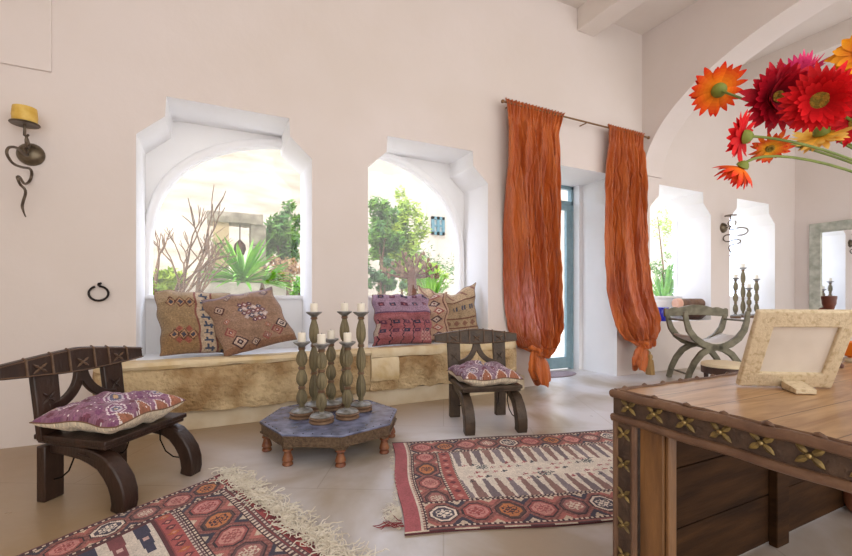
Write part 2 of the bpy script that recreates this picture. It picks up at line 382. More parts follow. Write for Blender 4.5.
# transverse arched wall
aw = MB(); X0, X1 = 5.52, 5.93
cen, A, B, Z0 = 1.5, 2.6, 1.43, 2.86
poly = [(WY+.02, Z0), (WY+.02, CZ+.1), (cen-A-.6, CZ+.1), (cen-A-.6, 0), (cen-A, 0)] 
poly += [(cen+A*math.cos(t), Z0+B*math.sin(t)) for t in [PI-i*PI/64 for i in range(65)]]
aw.prism(poly, X0, X1, 'x')
awo = aw.build('wall_arch', M['wall'], smooth=False)
struct(awo, 'peach cross wall pierced by a wide rounded arch')
struct(MB().b2((XR, YBK, 0), (XR+.3, WB, CZ+.1)).build('wall_right', M['wall'], smooth=False))
struct(MB().b2((XL-.3, YBK, CZ), (XR+.3, WB, CZ+.25)).build('ceiling', M['ceil'], smooth=False))
for i, xb in enumerate((4.25, 7.72, .4, -2.0)):
    struct(MB().b2((xb, YBK, CZ-.29), (xb+.3, WY, CZ+.01)).build('trim_%d' % (i+2), M['ceil'], smooth=False, bevel=.01))
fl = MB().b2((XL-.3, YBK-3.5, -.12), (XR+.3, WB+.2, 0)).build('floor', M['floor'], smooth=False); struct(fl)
# white panel under each window and the arched lining of the first two
def hole_panel(poly_in, a, b, z0, z1, y0, y1, mb):
    pass
for k, (a, b, sill) in enumerate(WIN):
    g = MB(); zt = 1.105
    g.b2((a-.01, 4.66, sill-.02), (b+.01, 4.75, zt))                 # breast under the glass
    g.b2((a-.01, 4.61, zt-.02), (b+.01, 4.77, zt+.012))              # ledge
    if k < 2:
        # arched plaster lining: springs low on one side and rises to the other
        if k == 0: gl = [(-.53, zt), (-.53, 1.35), (-.525, 1.63), (-.49, 1.85), (-.44, 2.03), (-.36, 2.18), (-.25, 2.31), (-.12, 2.42), (.04, 2.51), (.22, 2.585), (.42, 2.635), (.62, 2.665), (.86, 2.68)]
        else: gl = [(2.755, zt), (2.757, 1.45), (2.748, 1.75), (2.71, 1.97), (2.64, 2.15), (2.52, 2.33), (2.36, 2.48), (2.17, 2.59), (1.96, 2.67), (1.70, 2.725), (1.36, 2.76)]
        s_ = -1 if k == 0 else 1
        poly = gl+[(b+.02 if k == 0 else a-.02, 3.0), (a-.01 if k == 0 else b+.01, 3.0), (a-.01 if k == 0 else b+.01, zt)]
        g.prism(poly, 4.67, 4.74)
        n = len(gl); out = []
        for i, p in enumerate(gl):
            q = Vector(gl[min(i+1, n-1)])-Vector(gl[max(i-1, 0)]); q.normalize(); nn = Vector((-q.y, q.x)) if k == 0 else Vector((q.y, -q.x)); out.append(Vector(p)+nn*.045)
        g.tube([(p.x, 4.655, p.y) for p in out], [.042]*n, 10)
    else:
        g.b2((a-.01, 4.69, zt), (a+.04, 4.74, 2.7)); g.b2((b-.02, 4.69, zt), (b+.01, 4.74, 2.5))
    o = g.build('window_%d' % (k+1), M['white'], smooth=True, bevel=0)
    struct(o, ['first arched window from the left in the window wall', 'second arched window, right of the candlesticks', 'window nearest the orange curtains beyond the arch', 'narrow window behind the four candlesticks on its sill'][k])
    q = MB().b2((a+.01, 4.742, zt), (b-.01, 4.748, 2.74)).build('pane', M['glass'], o, smooth=False)
# sill faces of windows 3 and 4 are the wall itself
# glazed door, two leaves
door = struct(thing('door_1', 'blue painted glazed double door behind the orange curtains', 'door'))
fr = MB(); y0, y1 = 4.86, 4.93
fr.b2((3.65, y0, 0), (3.70, y1, 2.79)); fr.b2((4.88, y0, 0), (4.93, y1, 2.79)); fr.b2((3.65, y0, 2.74), (4.93, y1, 2.79))
fr.b2((3.65, y0, 2.50), (4.93, y1, 2.56))
fr.build('door_frame', M['blue'], door, bevel=.004)
for s, (a, b) in enumerate(((3.70, 4.285), (4.295, 4.88))):
    lf = MB(); a1, b1 = a+.085, b-.085
    lf.b2((a, y0+.005, .02), (a1, y1-.01, 2.5)); lf.b2((b1, y0+.005, .02), (b, y1-.01, 2.5))
    lf.b2((a1, y0+.005, .02), (b1, y1-.01, .19)); lf.b2((a1, y0+.005, 2.42), (b1, y1-.01, 2.5))
    L = lf.build('door_leaf', M['blue'], door, bevel=.004)
    MB().b2((a1, y0+.025, .19), (b1, y0+.03, 2.42)).build('pane', M['glass'], L, smooth=False)
# curved stone step outside the window wall
# ------------------------------------------------------------------ stone bench along the wall
from mathutils import noise as mn
def rough_block(x0, x1, y0f, y0g, y1, z0, z1, amp=.012, seed=0, round_end=None, res=.045):
    """a rough stone with an uneven front; y0f/y0g are its front at the left and right end"""
    nx = max(2, int((x1-x0)/res)); nz = max(2, int((z1-z0)/res)); ny = max(2, int((y1-y0f)/res)); mb = MB()
    def P(i, j, k):
        u = i/nx; x = x0+(x1-x0)*u; yf = y0f+(y0g-y0f)*u; z = z0+(z1-z0)*k/nz; t = j/ny
        if round_end:
            e = (x-x0)/.12 if round_end < 0 else (x1-x)/.12
            if e < 1: yf = yf+(y1-yf)*.8*(1-math.sqrt(max(0, 1-(1-e)**2)))
        y = yf+(y1-yf)*t; p = Vector((x, y, z)); q = Vector((x*5+seed, y*5, z*7))
        d = mn.noise(q)*amp+mn.noise(q*3)*amp*.5
        ez = min(z-z0, z1-z)/(z1-z0)
        p.y += (d*1.0 + (.018*(1-min(1, ez*7))**2))*(1-t)
        if k == nz: p.z += mn.noise(q*1.2)*amp*.25
        if k == 0: p.z += mn.noise(q*1.7)*amp*.9
        return p
    mb.grid([[P(i, 0, k) for k in range(nz+1)] for i in range(nx+1)])
    mb.grid([[P(i, j, nz) for j in range(ny+1)] for i in range(nx+1)])
    mb.grid([[P(i, j, 0) for j in range(ny+1)] for i in range(nx+1)])
    mb.grid([[P(0, j, k) for k in range(nz+1)] for j in range(ny+1)])
    mb.grid([[P(nx, j, k) for k in range(nz+1)] for j in range(ny+1)])
    mb.grid([[P(i, ny, k) for k in range(nz+1)] for i in range(nx+1)])
    return mb
bench = thing('stone_bench', 'long honey-coloured stone bench built along the wall under the two arched windows', 'bench', (1.2, 4.0, 0))
def bpart(mb, name, m):
    mb.v = [(p[0]-1.2, p[1]-4.0, p[2]) for p in mb.v]; o = mb.build(name, m, bench); 
    o.data.set_sharp_from_angle(angle=math.radians(60)); return o
fY = lambda x: 3.915+(x+.85)*.02
def stone(x0, x1, z0, z1, name, m, dy=0, **kw): return bpart(rough_block(x0, x1, fY(x0)+dy, fY(x1)+dy, 4.128, z0, z1, **kw), name, m)
stone(-.85, 1.36, .53, .585, 'capstone', M['capstone'], 0, amp=.012, seed=1, round_end=-1)
stone(1.365, 3.22, .50, .588, 'capstone', M['capstone'], .0, amp=.014, seed=2, round_end=1)
stone(-.85, 1.36, .16, .527, 'stone_block', M['stone'], .02, amp=.032, seed=3, round_end=-1)
stone(1.365, 1.66, .27, .497, 'stone_block', M['capstone'], .0, amp=.008, seed=5)
stone(1.365, 1.66, .17, .267, 'stone_block', M['stone'], .02, amp=.015, seed=7)
stone(1.665, 3.22, .17, .497, 'stone_block', M['stone'], .01, amp=.03, seed=6, round_end=1)
bpart(MB().b2((-1.0, 4.03, 0), (3.3, 4.128, .165)), 'plinth', M['plinth'])

# ------------------------------------------------------------------ carved low chairs
def make_chair(wood, name, label, cat='chair', HB=.235, L=.425):
    t = thing(name, label, cat, group=None)
    HW, RY, FY = .235, .245, -.265
    def lean(z): return RY+.055*max(0, z-.34)/.4
    for s in (-1, 1):
        g = MB()                                              # rear leg under the seat
        g.box((s*HB, RY, .15), (.105, .055, .30)); g.build('leg', wood, t, bevel=.006)
        # front leg: a heavy bow that starts at the rear leg and curves down to the foot
        p = [(s*HB, RY-.03, .284), (s*(HB*.6+HW*.4), .08, .284), (s*(HB*.3+HW*.7), -.02, .282), (s*HW, -.10, .272), (s*HW, -.165, .246), (s*HW, -.215, .198), (s*HW, -.25, .148), (s*HW, -.268, .095), (s*HW, -.272, .045), (s*HW, -.262, 0)]
        g = MB(); g.tube(p, [.62, .72, .82, .93, 1, 1.05, 1.08, 1.08, 1.05, 1.02], flat=(.085, .08), up=(1, 0, 0))
        pr = [(q[0]+s*.0, q[1], q[2]) for q in p]
        lg = g.build('leg', wood, t, bevel=.008)
        gr = MB(); gr.tube([(s*(HW+.036), q[1]-.0, q[2]) for q in p[2:]], .006, 6); gr.build('carved_line', wood, lg)
        # back post
        g = MB(); zt = .70
        g.add([(s*HB+dx*(.060 if z < .5 else .066), lean(z)+dy*.018, z) for z in (.33, zt) for dx, dy in ((-1, -1), (1, -1), (1, 1), (-1, 1))],
              [(3, 2, 1, 0), (4, 5, 6, 7), (0, 1, 5, 4), (1, 2, 6, 5), (2, 3, 7, 6), (3, 0, 4, 7)])
        po = g.build('back_post', wood, t, bevel=.006)
        ro = MB(); c = (s*HB, lean(.55)-.02, .55)
        for a in range(4):
            d = Vector((math.cos(PI/4+a*PI/2), 0, math.sin(PI/4+a*PI/2)))
            ro.tube([Vector(c)+d*.008, Vector(c)+d*.022, Vector(c)+d*.042], [.004, .008, .002], 6)
        ro.ico(c, .009, 1); ro.build('carved_rosette', wood, po)
        # curved brace
        pts = arc((0, 0), .165, PI, PI*1.5, 10, lambda a, b: (0, 0, 0))
        pts = []
        for i in range(11):
            a = -i/10*PI/2; r = .19
            zz = .68+r*math.sin(a); xx = (.2-r*math.cos(a))
            pts.append((s*xx, lean(zz)-.004, zz))
        g = MB(); g.tube(pts, 1, flat=(.03, .05), up=(0, 1, 0)); g.build('brace', wood, t, bevel=.004)
        # iron bracket rods
        for yy, dy in ((-.10, -.10), (.12, .08)):
            g = MB(); g.tube([(s*(HW-.05), yy-dy*.1, .30), (s*(HW-.06), yy, .22), (s*(HW-.055), yy+dy*.35, .15), (s*(HW-.045), yy+dy*.8, .115), (s*(HW-.03), yy+dy*1.35, .105)], .0045, 6)
            g.build('iron_bracket', M['iron'], t)
    g = MB(); ww = HB+.05; wf = HW+.047
    g.prism([(-wf, -.20), (wf, -.20), (ww, .295), (-ww, .295)], .334, .362, 'z'); g.prism([(-wf+.012, -.188), (wf-.012, -.188), (ww-.012, .285), (-ww+.012, .285)], .312, .336, 'z'); g.build('seat', wood, t, bevel=.006)
    # crest rail
    g = MB(); N = 24; top = lambda x: .755+.048*(1-(abs(x)/L)**1.2); bot = lambda x: .672-.012*(1-abs(x)/L)+.012*(abs(x)/L)**2
    P = []
    for i in range(N+1):
        x = -L+2*L*i/N; P.append(x)
    vs = []; fs = []
    for x in P:
        for (z, dy) in ((bot(x), -.02), (top(x), -.02), (top(x), .02), (bot(x), .02)): vs.append((x, lean(z)+dy-.006, z))
    for i in range(N):
        for k in range(4): fs.append((i*4+k, i*4+(k+1) % 4, (i+1)*4+(k+1) % 4, (i+1)*4+k))
    fs += [(0, 1, 2, 3), (N*4+3, N*4+2, N*4+1, N*4)]
    g.add(vs, fs); rail = g.build('crest_rail', wood, t, bevel=.004)
    ca = MB()
    for x in (-.30, -.17, -.075, .075, .17, .30):
        ca.tube([(x, lean(bot(x))-.030, bot(x)+.004), (x, lean(top(x))-.030, top(x)-.004), (x, lean(top(x))-.008, top(x)+.004)], .0065, 6)
    for f, dz in ((top, -.008), (bot, .008)):
        ca.tube([(x, lean(f(x))-.029, f(x)+dz) for x in P], .004, 6)
    for cx in (-.235, 0, .235):
        for a in range(4):
            d = Vector((math.cos(PI/4+a*PI/2)*1.1, 0, math.sin(PI/4+a*PI/2)*.8)); c = Vector((cx, lean(.715)-.030, .715))
            ca.tube([c+d*.006, c+d*.022, c+d*.043], [.003, .008, .002], 6)
        ca.ico((cx, lean(.715)-.030, .715), .01, 1)
    ca.build('carving', M['worn'] if 'worn' in M else wood, rail)
    return t
M['worn'] = mat('worn_edge_wood', '57402f', .45, col2='6f5640', scale=30)
chair = make_chair(M['darkwood'], 'carved_low_chair', 'dark carved low wooden chair at the far left with a purple cushion on it', HB=.20, L=.42)
chair.location = (-.492, 3.008, 0); chair.rotation_euler = (0, 0, math.radians(52.7))
chair2 = make_chair(M['greywood'], 'carved_low_chair', 'grey-brown carved low wooden chair beside the left orange curtain')
chair2.location = (2.11, 3.10, 0); chair2.rotation_euler = (0, 0, math.radians(-16.9)); chair2.scale = (.93, 1.0, 1.0)
for c in (chair, chair2): c['group'] = 'carved low chairs'

# ------------------------------------------------------------------ cushions
H_ = lambda s: np.array(lin(s), dtype=np.float32)
def box_at(U, V, cu, cv, ru, rv): return (np.abs(U-cu) < ru) & (np.abs(V-cv) < rv)
def dia(U, V, cu, cv, ru, rv, k=1): return (np.abs(U-cu)/ru+np.abs(V-cv)/rv) < k
def hexa(U, V, cu, cv, ru, rv): return (np.abs(V-cv) < rv) & (np.abs(U-cu) < ru) & ((np.abs(U-cu)/ru+np.abs(V-cv)/rv*.55) < 1.0)
def paint_left1(U, V):       # tan with blue line motifs
    c = np.empty(U.shape+(4,), np.float32); c[:] = H_('9a7a4c')
    c[V > .8] = H_('a88a62'); c[(V < .3) & (U < .5)] = H_('96703e')
    c[(U > .5) & (U < .72)] = H_('b99f80'); c[(np.abs(U-.5) < .012) | (np.abs(U-.72) < .012)] = H_('8a4a3a')
    for v in np.arange(.06, 1, .12):
        c[box_at(U, V, .62, v, .06, .012)] = H_('3e4a66'); c[box_at(U, V, .60, v+.03, .012, .03)] = H_('3e4a66'); c[box_at(U, V, .65, v-.01, .012, .03)] = H_('3e4a66')
    for u in (.18, .3, .42):
        for v, q in ((.28, 1), (.78, 1)):
            c[dia(U, V, u, v, .075, .085)] = H_('6b3e2c'); c[dia(U, V, u, v, .055, .065)] = H_('b98a58'); c[dia(U, V, u, v, .035, .04)] = H_('4a4656')
    for u in (.24, .36): 
        c[dia(U, V, u, .36, .05, .05)] = H_('a4503a'); c[dia(U, V, u, .2, .05, .05)] = H_('a4503a')
    c[(U > .76) & (np.sin(V*60) > .3) & (U < .95) & (V < .45)] = H_('4c4450')
    c[(U > .78) & (np.abs(V-.7) < .12)] = H_('9a6a48'); c[dia(U, V, .88, .7, .08, .09)] = H_('4a4658')
    return c
def paint_left2(U, V):       # brown with diamonds
    c = np.empty(U.shape+(4,), np.float32); c[:] = H_('9c765a')
    c[(V < .08)] = H_('8f6242'); c[V > .93] = H_('8a7078')
    for (u, v, r, a, b) in ((.17, .72, .085, '5a3432', 'c8a890'), (.2, .5, .06, '9a4a40', 'c29070'), (.2, .32, .09, '96423e', 'b98264'), (.25, .14, .12, '472c34', 'c8a890'), (.45, .1, .07, '4c3036', 'bfa088'),
                          (.62, .14, .07, '9a4a40', '987060'), (.78, .2, .09, '8c3f3c', 'a87a5c'), (.9, .3, .1, '3f2a34', 'd0b8a4'), (.86, .9, .07, '5a4250', 'b99a84'), (.35, .9, .06, '5a4250', 'b99a84'), (.62, .93, .06, '5a3432', 'c8a890'), (.7, .3, .05, 'a05a48', 'b98a68')):
        c[dia(U, V, u, v, r, r)] = H_(a); c[dia(U, V, u, v, r*.72, r*.72)] = H_(b); c[dia(U, V, u, v, r*.4, r*.4)] = H_(a); c[dia(U, V, u, v, r*.18, r*.18)] = H_('c8b8b0')
    for i in range(-2, 3):
        for j in range(-2, 3):
            if abs(i)+abs(j) < 4:
                u, v = .58+i*.062-j*.03, .58+j*.075
                k = ['6a4258', 'c9b0ac', '8c4a50', '54506c'][(i*2+j*3) % 4]
                c[dia(U, V, u, v, .045, .045)] = H_(k); c[dia(U, V, u, v, .018, .018)] = H_('d8c4bc')
    return c
def paint_red(U, V):
    c = np.empty(U.shape+(4,), np.float32); c[:] = H_('ac5c64')
    c[(np.floor(V*7) % 2 == 0)] = H_('a45058'); c[V > .62] = H_('a07c98'); c[(np.abs(V-.62) < .015)] = H_('6a4468')  # upper part: purple sheen painted into the weave colour
    for iu, u in enumerate(np.arange(.12, 1, .19)):
        for iv, v in enumerate(np.arange(.1, 1, .17)):
            k = '3e3a54' if (iu+iv) % 2 else '6a3450'
            if (iu*3+iv) % 3: c[box_at(U, V, u, v, .05, .035)] = H_(k); c[box_at(U, V, u, v, .02, .012)] = H_('b06068')
    z = np.abs(((V*18) % 2)-1)*.03
    for u in (.03, .22, .41, .6, .79): c[(np.abs(U-u-z) < .009) & (V < .5)] = H_('3a2a3c')
    c[box_at(U, V, .02, .3, .03, .12)] = H_('b8a08c')
    c[box_at(U, V, .85, .15, .1, .1) & (np.sin(U*90)*np.sin(V*90) > 0)] = H_('c08c84')
    return c
def paint_tan(U, V):
    c = np.empty(U.shape+(4,), np.float32); c[:] = H_('a88a62')
    c[(V > .75)] = H_('c0a078'); c[(np.abs(V-.75) < .012) | (np.abs(V-.22) < .012) | (np.abs(V-.4) < .01)] = H_('7a4a36')
    for u in np.arange(.08, 1, .14):
        for du in (-.022, .022): c[box_at(U, V, u+du, .6, .013, .045)] = H_('4a4a60')
        c[dia(U, V, u, .31, .05, .06)] = H_('8a5a44')
    c[(np.abs(((U+V*.5)*8) % 2-1) < .12) & (V < .2)] = H_('8a5a44')
    c[(V > .82) & (np.abs(((U+V)*9) % 2-1) < .15)] = H_('9a6a58')
    return c
def paint_mid(U, V):
    c = np.empty(U.shape+(4,), np.float32); c[:] = H_('9c6a3c')
    b = (U > .55)
    c[b] = H_('b48c6c'); c[(np.abs(U-.55) < .015) | (np.abs(U-.92) < .012)] = H_('6e3c30')
    for i, v in enumerate(np.arange(.1, 1, .17)):
        c[dia(U, V, .73, v, .13, .08)] = H_('a04a40' if i % 2 else '5a3c44'); c[dia(U, V, .73, v, .075, .045)] = H_('d0b8a4'); c[dia(U, V, .73, v, .03, .02)] = H_('7a3a3a')
    return c
def paint_seat(base, a2):
    def f(U, V):
        c = np.empty(U.shape+(4,), np.float32); c[:] = H_(base)
        n = np.sin(U*23+np.sin(V*11)*2)*np.sin(V*19+np.sin(U*13)*2); c[n > .45] = H_(a2); c[n < -.6] = H_('7c3c54')
        for (u, v, r) in ((.5, .5, .15), (.2, .78, .11), (.8, .78, .11), (.2, .2, .11), (.8, .22, .11)):
            c[hexa(U, V, u, v, r, r*.8)] = H_('dcc8d0'); c[hexa(U, V, u, v, r*.84, r*.66)] = H_(a2); c[hexa(U, V, u, v, r*.62, r*.5)] = H_('cdbcc8'); c[hexa(U, V, u, v, r*.45, r*.36)] = H_('6a6484'); c[dia(U, V, u, v, r*.2, r*.2)] = H_('c8a06a')
        for u in (.14, .40, .64, .86):
            for v, sgn in ((.06, 1), (.94, -1)):
                tr = (np.abs(U-u) < .06-(V-v)*sgn*.6) & ((V-v)*sgn > -.08) & ((V-v)*sgn < .12)
                c[tr] = H_('e0cfc8'); t2 = (np.abs(U-u) < .045-(V-v)*sgn*.6) & ((V-v)*sgn > -.08) & ((V-v)*sgn < .09); c[t2] = H_('a8603c')
        for v in (.06, .94):
            for u in (.06, .5, .94):
                tr = (np.abs(V-.5) < 0)
        rnd = np.sin(U*61+V*37)*np.sin(V*71-U*29); c[rnd > .93] = H_('e6dcd8')
        return c
    return f
def pillow(name, label, paint, w, h, th, back, n=72, cat='cushion', group=None, frown=.05, sag=0, seed=0, wavy=.0, skew=0, puff=.5, seam=0):
    """pillow in its local x/z plane, front facing -y, base of its seam box at z=0"""
    us = np.linspace(0, 1, n+1)
    def P(u, v, side):
        a, b = 2*u-1, 2*v-1
        ex = 1-frown*(1-b*b)*abs(a)**3; ez = 1-frown*(1-a*a)*abs(b)**3
        x = a*w/2*ex; z = b*h/2*ez
        k = max(0, (1-a**4)*(1-b**4))**puff*(.72+.28*(1-a*a)*(1-b*b))
        wr = mn.noise(Vector((a*2.2+seed, b*2.2, side*3)))*.16+mn.noise(Vector((a*5+seed, b*5, side*3)))*.07
        y = side*th/2*k*(1+wr*2)+mn.noise(Vector((a*1.5+seed*3, b*1.5, 9)))*wavy
        z -= sag*(1-a*a)*(b+1)/2*h
        x += skew*(z+h/2); y -= seam*(1 if side else 1)*0
        z += mn.noise(Vector((a*2.5+seed, 4, 2)))*wavy*.9*max(0, b); x += mn.noise(Vector((b*2.2+seed, 7, 1)))*wavy*.6
        return (x, y, z+h/2)
    g = MB()
    g.grid([[P(u, v, -1) for v in us] for u in us]); g.grid([[P(u, v, 1) for v in us] for u in us])
    me = g
    o = me.build(name, M['kilimc'], None, fix=False)
    Uc, Vc = np.meshgrid((us[:-1]+us[1:])/2, (us[:-1]+us[1:])/2, indexing='ij')
    f1 = paint(Uc, Vc).reshape(-1, 4)
    f2 = np.tile(H_(back), (n*n, 1)) if isinstance(back, str) else back(Uc, Vc).reshape(-1, 4)
    dye(o, np.vstack([f1, f2]), .74, .13)
    bm = bmesh.new(); bm.from_mesh(o.data); bmesh.ops.remove_doubles(bm, verts=bm.verts, dist=.0004); bmesh.ops.recalc_face_normals(bm, faces=bm.faces); bm.to_mesh(o.data); bm.free()
    o.data.polygons.foreach_set('use_smooth', [True]*len(o.data.polygons))
    pb = MB(); ring = [P(u, 0, 0) for u in us]+[P(1, v, 0) for v in us[1:]]+[P(u, 1, 0) for u in us[::-1][1:]]+[P(0, v, 0) for v in us[::-1][1:]]
    pb.tube(ring, .004, 5)
    pi = pb.build('piping', M['cream'] if not isinstance(back, str) else M['pipe'], o)
    tag(o, label, cat, group)
    return o
M['pipe'] = mat('cord_piping', '7a5a44', .9)
def place(o, loc, rz=0, lean=0, roll=0):
    o.rotation_euler = (Matrix.Rotation(rz, 3, 'Z') @ Matrix.Rotation(-lean, 3, 'X') @ Matrix.Rotation(roll, 3, 'Y')).to_euler(); o.location = loc
R = math.radians
c1 = pillow('kilim_cushion', 'tan kilim cushion with blue line motifs, leaning at the left of the first window', paint_left1, .60, .58, .20, '8c6a42', seed=1, wavy=.035, frown=.055, skew=-.12, group='kilim cushions on the bench')
place(c1, (-.115, 4.24, .595), R(6), R(17), R(2))
c2 = pillow('kilim_cushion', 'brown kilim cushion with scattered diamonds, leaning against the tan one in the first window', paint_left2, .62, .58, .20, '8c6242', seed=5, wavy=.03, frown=.055, skew=-.16, group='kilim cushions on the bench')
place(c2, (.375, 4.07, .64), R(-8), R(25), R(-14))
c3 = pillow('kilim_cushion', 'red kilim cushion with purple sheen painted on top, at the left of the second window', paint_red, .66, .54, .26, 'a0484c', seed=9, wavy=.06, frown=.04, puff=.4, group='kilim cushions on the bench')
place(c3, (1.80, 4.17, .592), R(-4), R(10), R(0))
c4 = pillow('kilim_cushion', 'brown kilim cushion with a diamond band, between the red and the tan ones', paint_mid, .60, .54, .18, '8f6238', seed=13, wavy=.06, group='kilim cushions on the bench')
place(c4, (2.16, 4.36, .592), R(-14), R(12), R(-3))
c5 = pillow('kilim_cushion', 'tan striped kilim cushion in the right corner of the second window', paint_tan, .70, .68, .17, 'a08058', seed=17, wavy=.06, sag=.16, frown=.06, group='kilim cushions on the bench')
place(c5, (2.47, 4.38, .592), R(-30), R(10), R(-3))
s1 = pillow('seat_cushion', 'flat purple patterned cushion lying on the far left chair', paint_seat('96607e', '8a4a78'), .52, .50, .17, 'e0cfae', seed=21, frown=.05, wavy=.02, puff=.42, group='seat cushions')
s1.rotation_euler = (Matrix.Rotation(R(52.7+4), 3, 'Z') @ Matrix.Rotation(-PI/2, 3, 'X')).to_euler()
s2 = pillow('seat_cushion', 'faded mauve patterned cushion lying on the chair beside the left curtain', paint_seat('95728a', '7e566e'), .52, .52, .18, 'e0cfae', seed=25, frown=.05, wavy=.02, puff=.42, group='seat cushions')
s2.rotation_euler = (Matrix.Rotation(R(-16.9+3), 3, 'Z') @ Matrix.Rotation(-PI/2, 3, 'X')).to_euler()
def seat_place(o, ch, h, zt, dx=0, dy=0):
    v = Matrix.Rotation(ch.rotation_euler.z, 3, 'Z') @ Vector((dx, dy-h/2, 0)); o.location = (ch.location.x+v.x, ch.location.y+v.y, zt)
seat_place(s1, chair, .50, .363+.078, .0, .02); seat_place(s2, chair2, .50, .363+.066, 0, .02)

# ------------------------------------------------------------------ low octagonal table
tb = thing('octagonal_table', 'low eight-sided table with a top coloured like its window reflection and small turned feet', 'table', (.785, 3.185, 0))
th0 = R(173)
oc = lambda r, k: (r*math.cos(th0+k*PI/4), r*math.sin(th0+k*PI/4))
g = MB(); g.prism([oc(.508, k) for k in range(8)], .200, .216, 'z'); g.build('tabletop', M['ttop'], tb, bevel=.005)
g = MB(); g.prism([oc(.496, k) for k in range(8)], .135, .200, 'z'); g.build('apron', M['apron'], tb, bevel=.004)
g = MB()
for k in range(8):
    a, b = oc(.501, k), oc(.501, (k+1) % 8); a2, b2 = oc(.50, k), oc(.50, (k+1) % 8)
    g.tube([(a[0], a[1], .198), (b[0], b[1], .198)], .006, 6); g.tube([(a[0], a[1], .137), (b[0], b[1], .137)], .006, 6)
g.build('edging', M['apron'], tb)
for k in range(8):          # brackets with scalloped skirt between the feet
    a, b = Vector(oc(.480, k)+(0,)), Vector(oc(.480, (k+1) % 8)+(0,)); g = MB(); n = 12; top = []; bo = []
    for i in range(n+1):
        p = a.lerp(b, i/n); e = abs(2*i/n-1); top.append((p.x, p.y, .137)); bo.append((p.x, p.y, .133-.045*max(0, e-.62)/.38))
    g.grid([top, bo]); g.build('skirt', M['apron'], tb, solid=.012)
for k in range(8):
    a, b = Vector(oc(.490, k)+(.2165,)), Vector(oc(.490, (k+1) % 8)+(.2165,))
    for i in range(1, 6):
        g = MB(); g.ico(a.lerp(b, i/6), .005, 1); g.build('stud', M['iron'], tb)
foot_prof = [(.020, .115), (.032, .108), (.034, .098), (.022, .090), (.024, .075), (.033, .050), (.036, .034), (.025, .026), (.033, .016), (.035, .006), (.031, 0)]
for k in range(8):
    x, y = oc(.458, k); MB().lathe(foot_prof, (x, y, 0), 16).build('foot', M['feet'], tb)

# ------------------------------------------------------------------ candlesticks and candles
def make_stick(name, label, h, group, bulbs=3, fat=1.0):
    t = thing(name, label, 'candlestick', group=group)
    MB().lathe([(.083*fat, 0), (.088*fat, .006), (.085*fat, .014), (.077*fat, .019), (.085*fat, .026), (.088*fat, .036), (.077*fat, .042)], n=28).build('base', M['redring'], t)
    MB().lathe([(.077*fat, .042), (.080*fat, .047), (.072*fat, .056), (.045*fat, .061), (.028, .066), (.024, .075)], n=28).build('collar', M['pale'], t)
    z0, z1 = .075, h-.05; L = (z1-z0)/bulbs; prof = []; rings = []; fl = set()
    for k in range(bulbs):
        zb = z0+k*L
        for q, r in ((0.0, .017), (.06, .021), (.11, .02), (.18, .030), (.30, .038), (.45, .0405), (.6, .038), (.75, .031), (.87, .022), (.93, .019)):
            if .15 < q < .85: fl.add(len(prof))
            prof.append((r*fat, zb+q*L))
        rings.append(zb)
    prof.append((.016, z1))
    MB().lathe(prof, n=40, flute=(10, .16, fl)).build('shaft', M['patina'], t)
    for zb in rings[1:]+[z1]:
        MB().lathe([(.015, zb-.012), (.024*fat, zb-.009), (.028*fat, zb-.002), (.023*fat, zb+.003), (.027*fat, zb+.009), (.015, zb+.013)], n=20).build('ring', M['redring'], t)
    MB().lathe([(.012, z1), (.018, z1+.008), (.034*fat, z1+.022), (.056*fat, z1+.038), (.061*fat, z1+.044), (.060*fat, z1+.05), (.02, z1+.05)], n=28).build('drip_plate', M['pale'], t)
    return t
def make_candle(label, r, h, group, m='wax'):
    o = MB().lathe([(r*.98, 0), (r, .003), (r, h-.004), (r*.93, h), (r*.55, h-.003), (r*.2, h-.002)], n=20).build('candle', M[m], None)
    MB().tube([(0, 0, h-.004), (.001, 0, h+.006), (.003, .001, h+.010)], .0011, 5).build('wick', M['iron'], o)
    tag(o, label, 'candle', group); return o
ztab = .2165
tall = make_stick('candlestick', 'x', .768, 'candlesticks on the octagonal table'); short = make_stick('candlestick', 'x', .555, 'candlesticks on the octagonal table')
cpro = make_candle('x', .029, .066, 'candles on the octagonal table')
TS = [(301.8, 417, 0, 'shorter fluted candlestick at the left edge of the group on the octagonal table', 'short white candle on the leftmost candlestick of the octagonal table'),
      (321.5, 422, 0, 'shorter fluted candlestick at the very front of the group, nearest the viewer', 'short white candle on the front-most candlestick of the table group'),
      (347.5, 417.5, 0, 'shorter fluted candlestick at the right front, before the two tall ones', 'short white candle on the lower candlestick at the right front of the group'),
      (331, 409, 0, 'shorter fluted candlestick in the middle, mostly hidden behind the front-most one', 'small white candle just behind the front-most candle of the table group'),
      (314, 410, 1, 'tall fluted candlestick at the left back of the group', 'white candle on the leftmost tall candlestick of the table group'),
      (344.5, 405.5, 1, 'tall fluted candlestick at the back, second tall one from the left', 'white candle on the middle one of the three tall candlesticks'),
      (361, 410, 1, 'tall fluted candlestick at the right edge of the group on the octagonal table', 'white candle on the rightmost tall candlestick of the table group')]
used = set()
for px, py, k, lb, lc in TS:
    src = tall if k else short
    o = src if k not in used else copy_tree(src); used.add(k)
    p = at_z(px, py, ztab); ht = .768 if k else .555
    # keep the height so that the plate meets the measured level
    o.location = (p.x, p.y, ztab); o['label'] = lb; o.rotation_euler = (0, 0, random.random()*3)
    c = cpro if 'c' not in used else copy_tree(cpro); used.add('c')
    c.location = (p.x, p.y, ztab+ht); c['label'] = lc; c.rotation_euler = (0, 0, random.random()*6)
    if (px, py) == (TS[0][0], TS[0][1]): pass
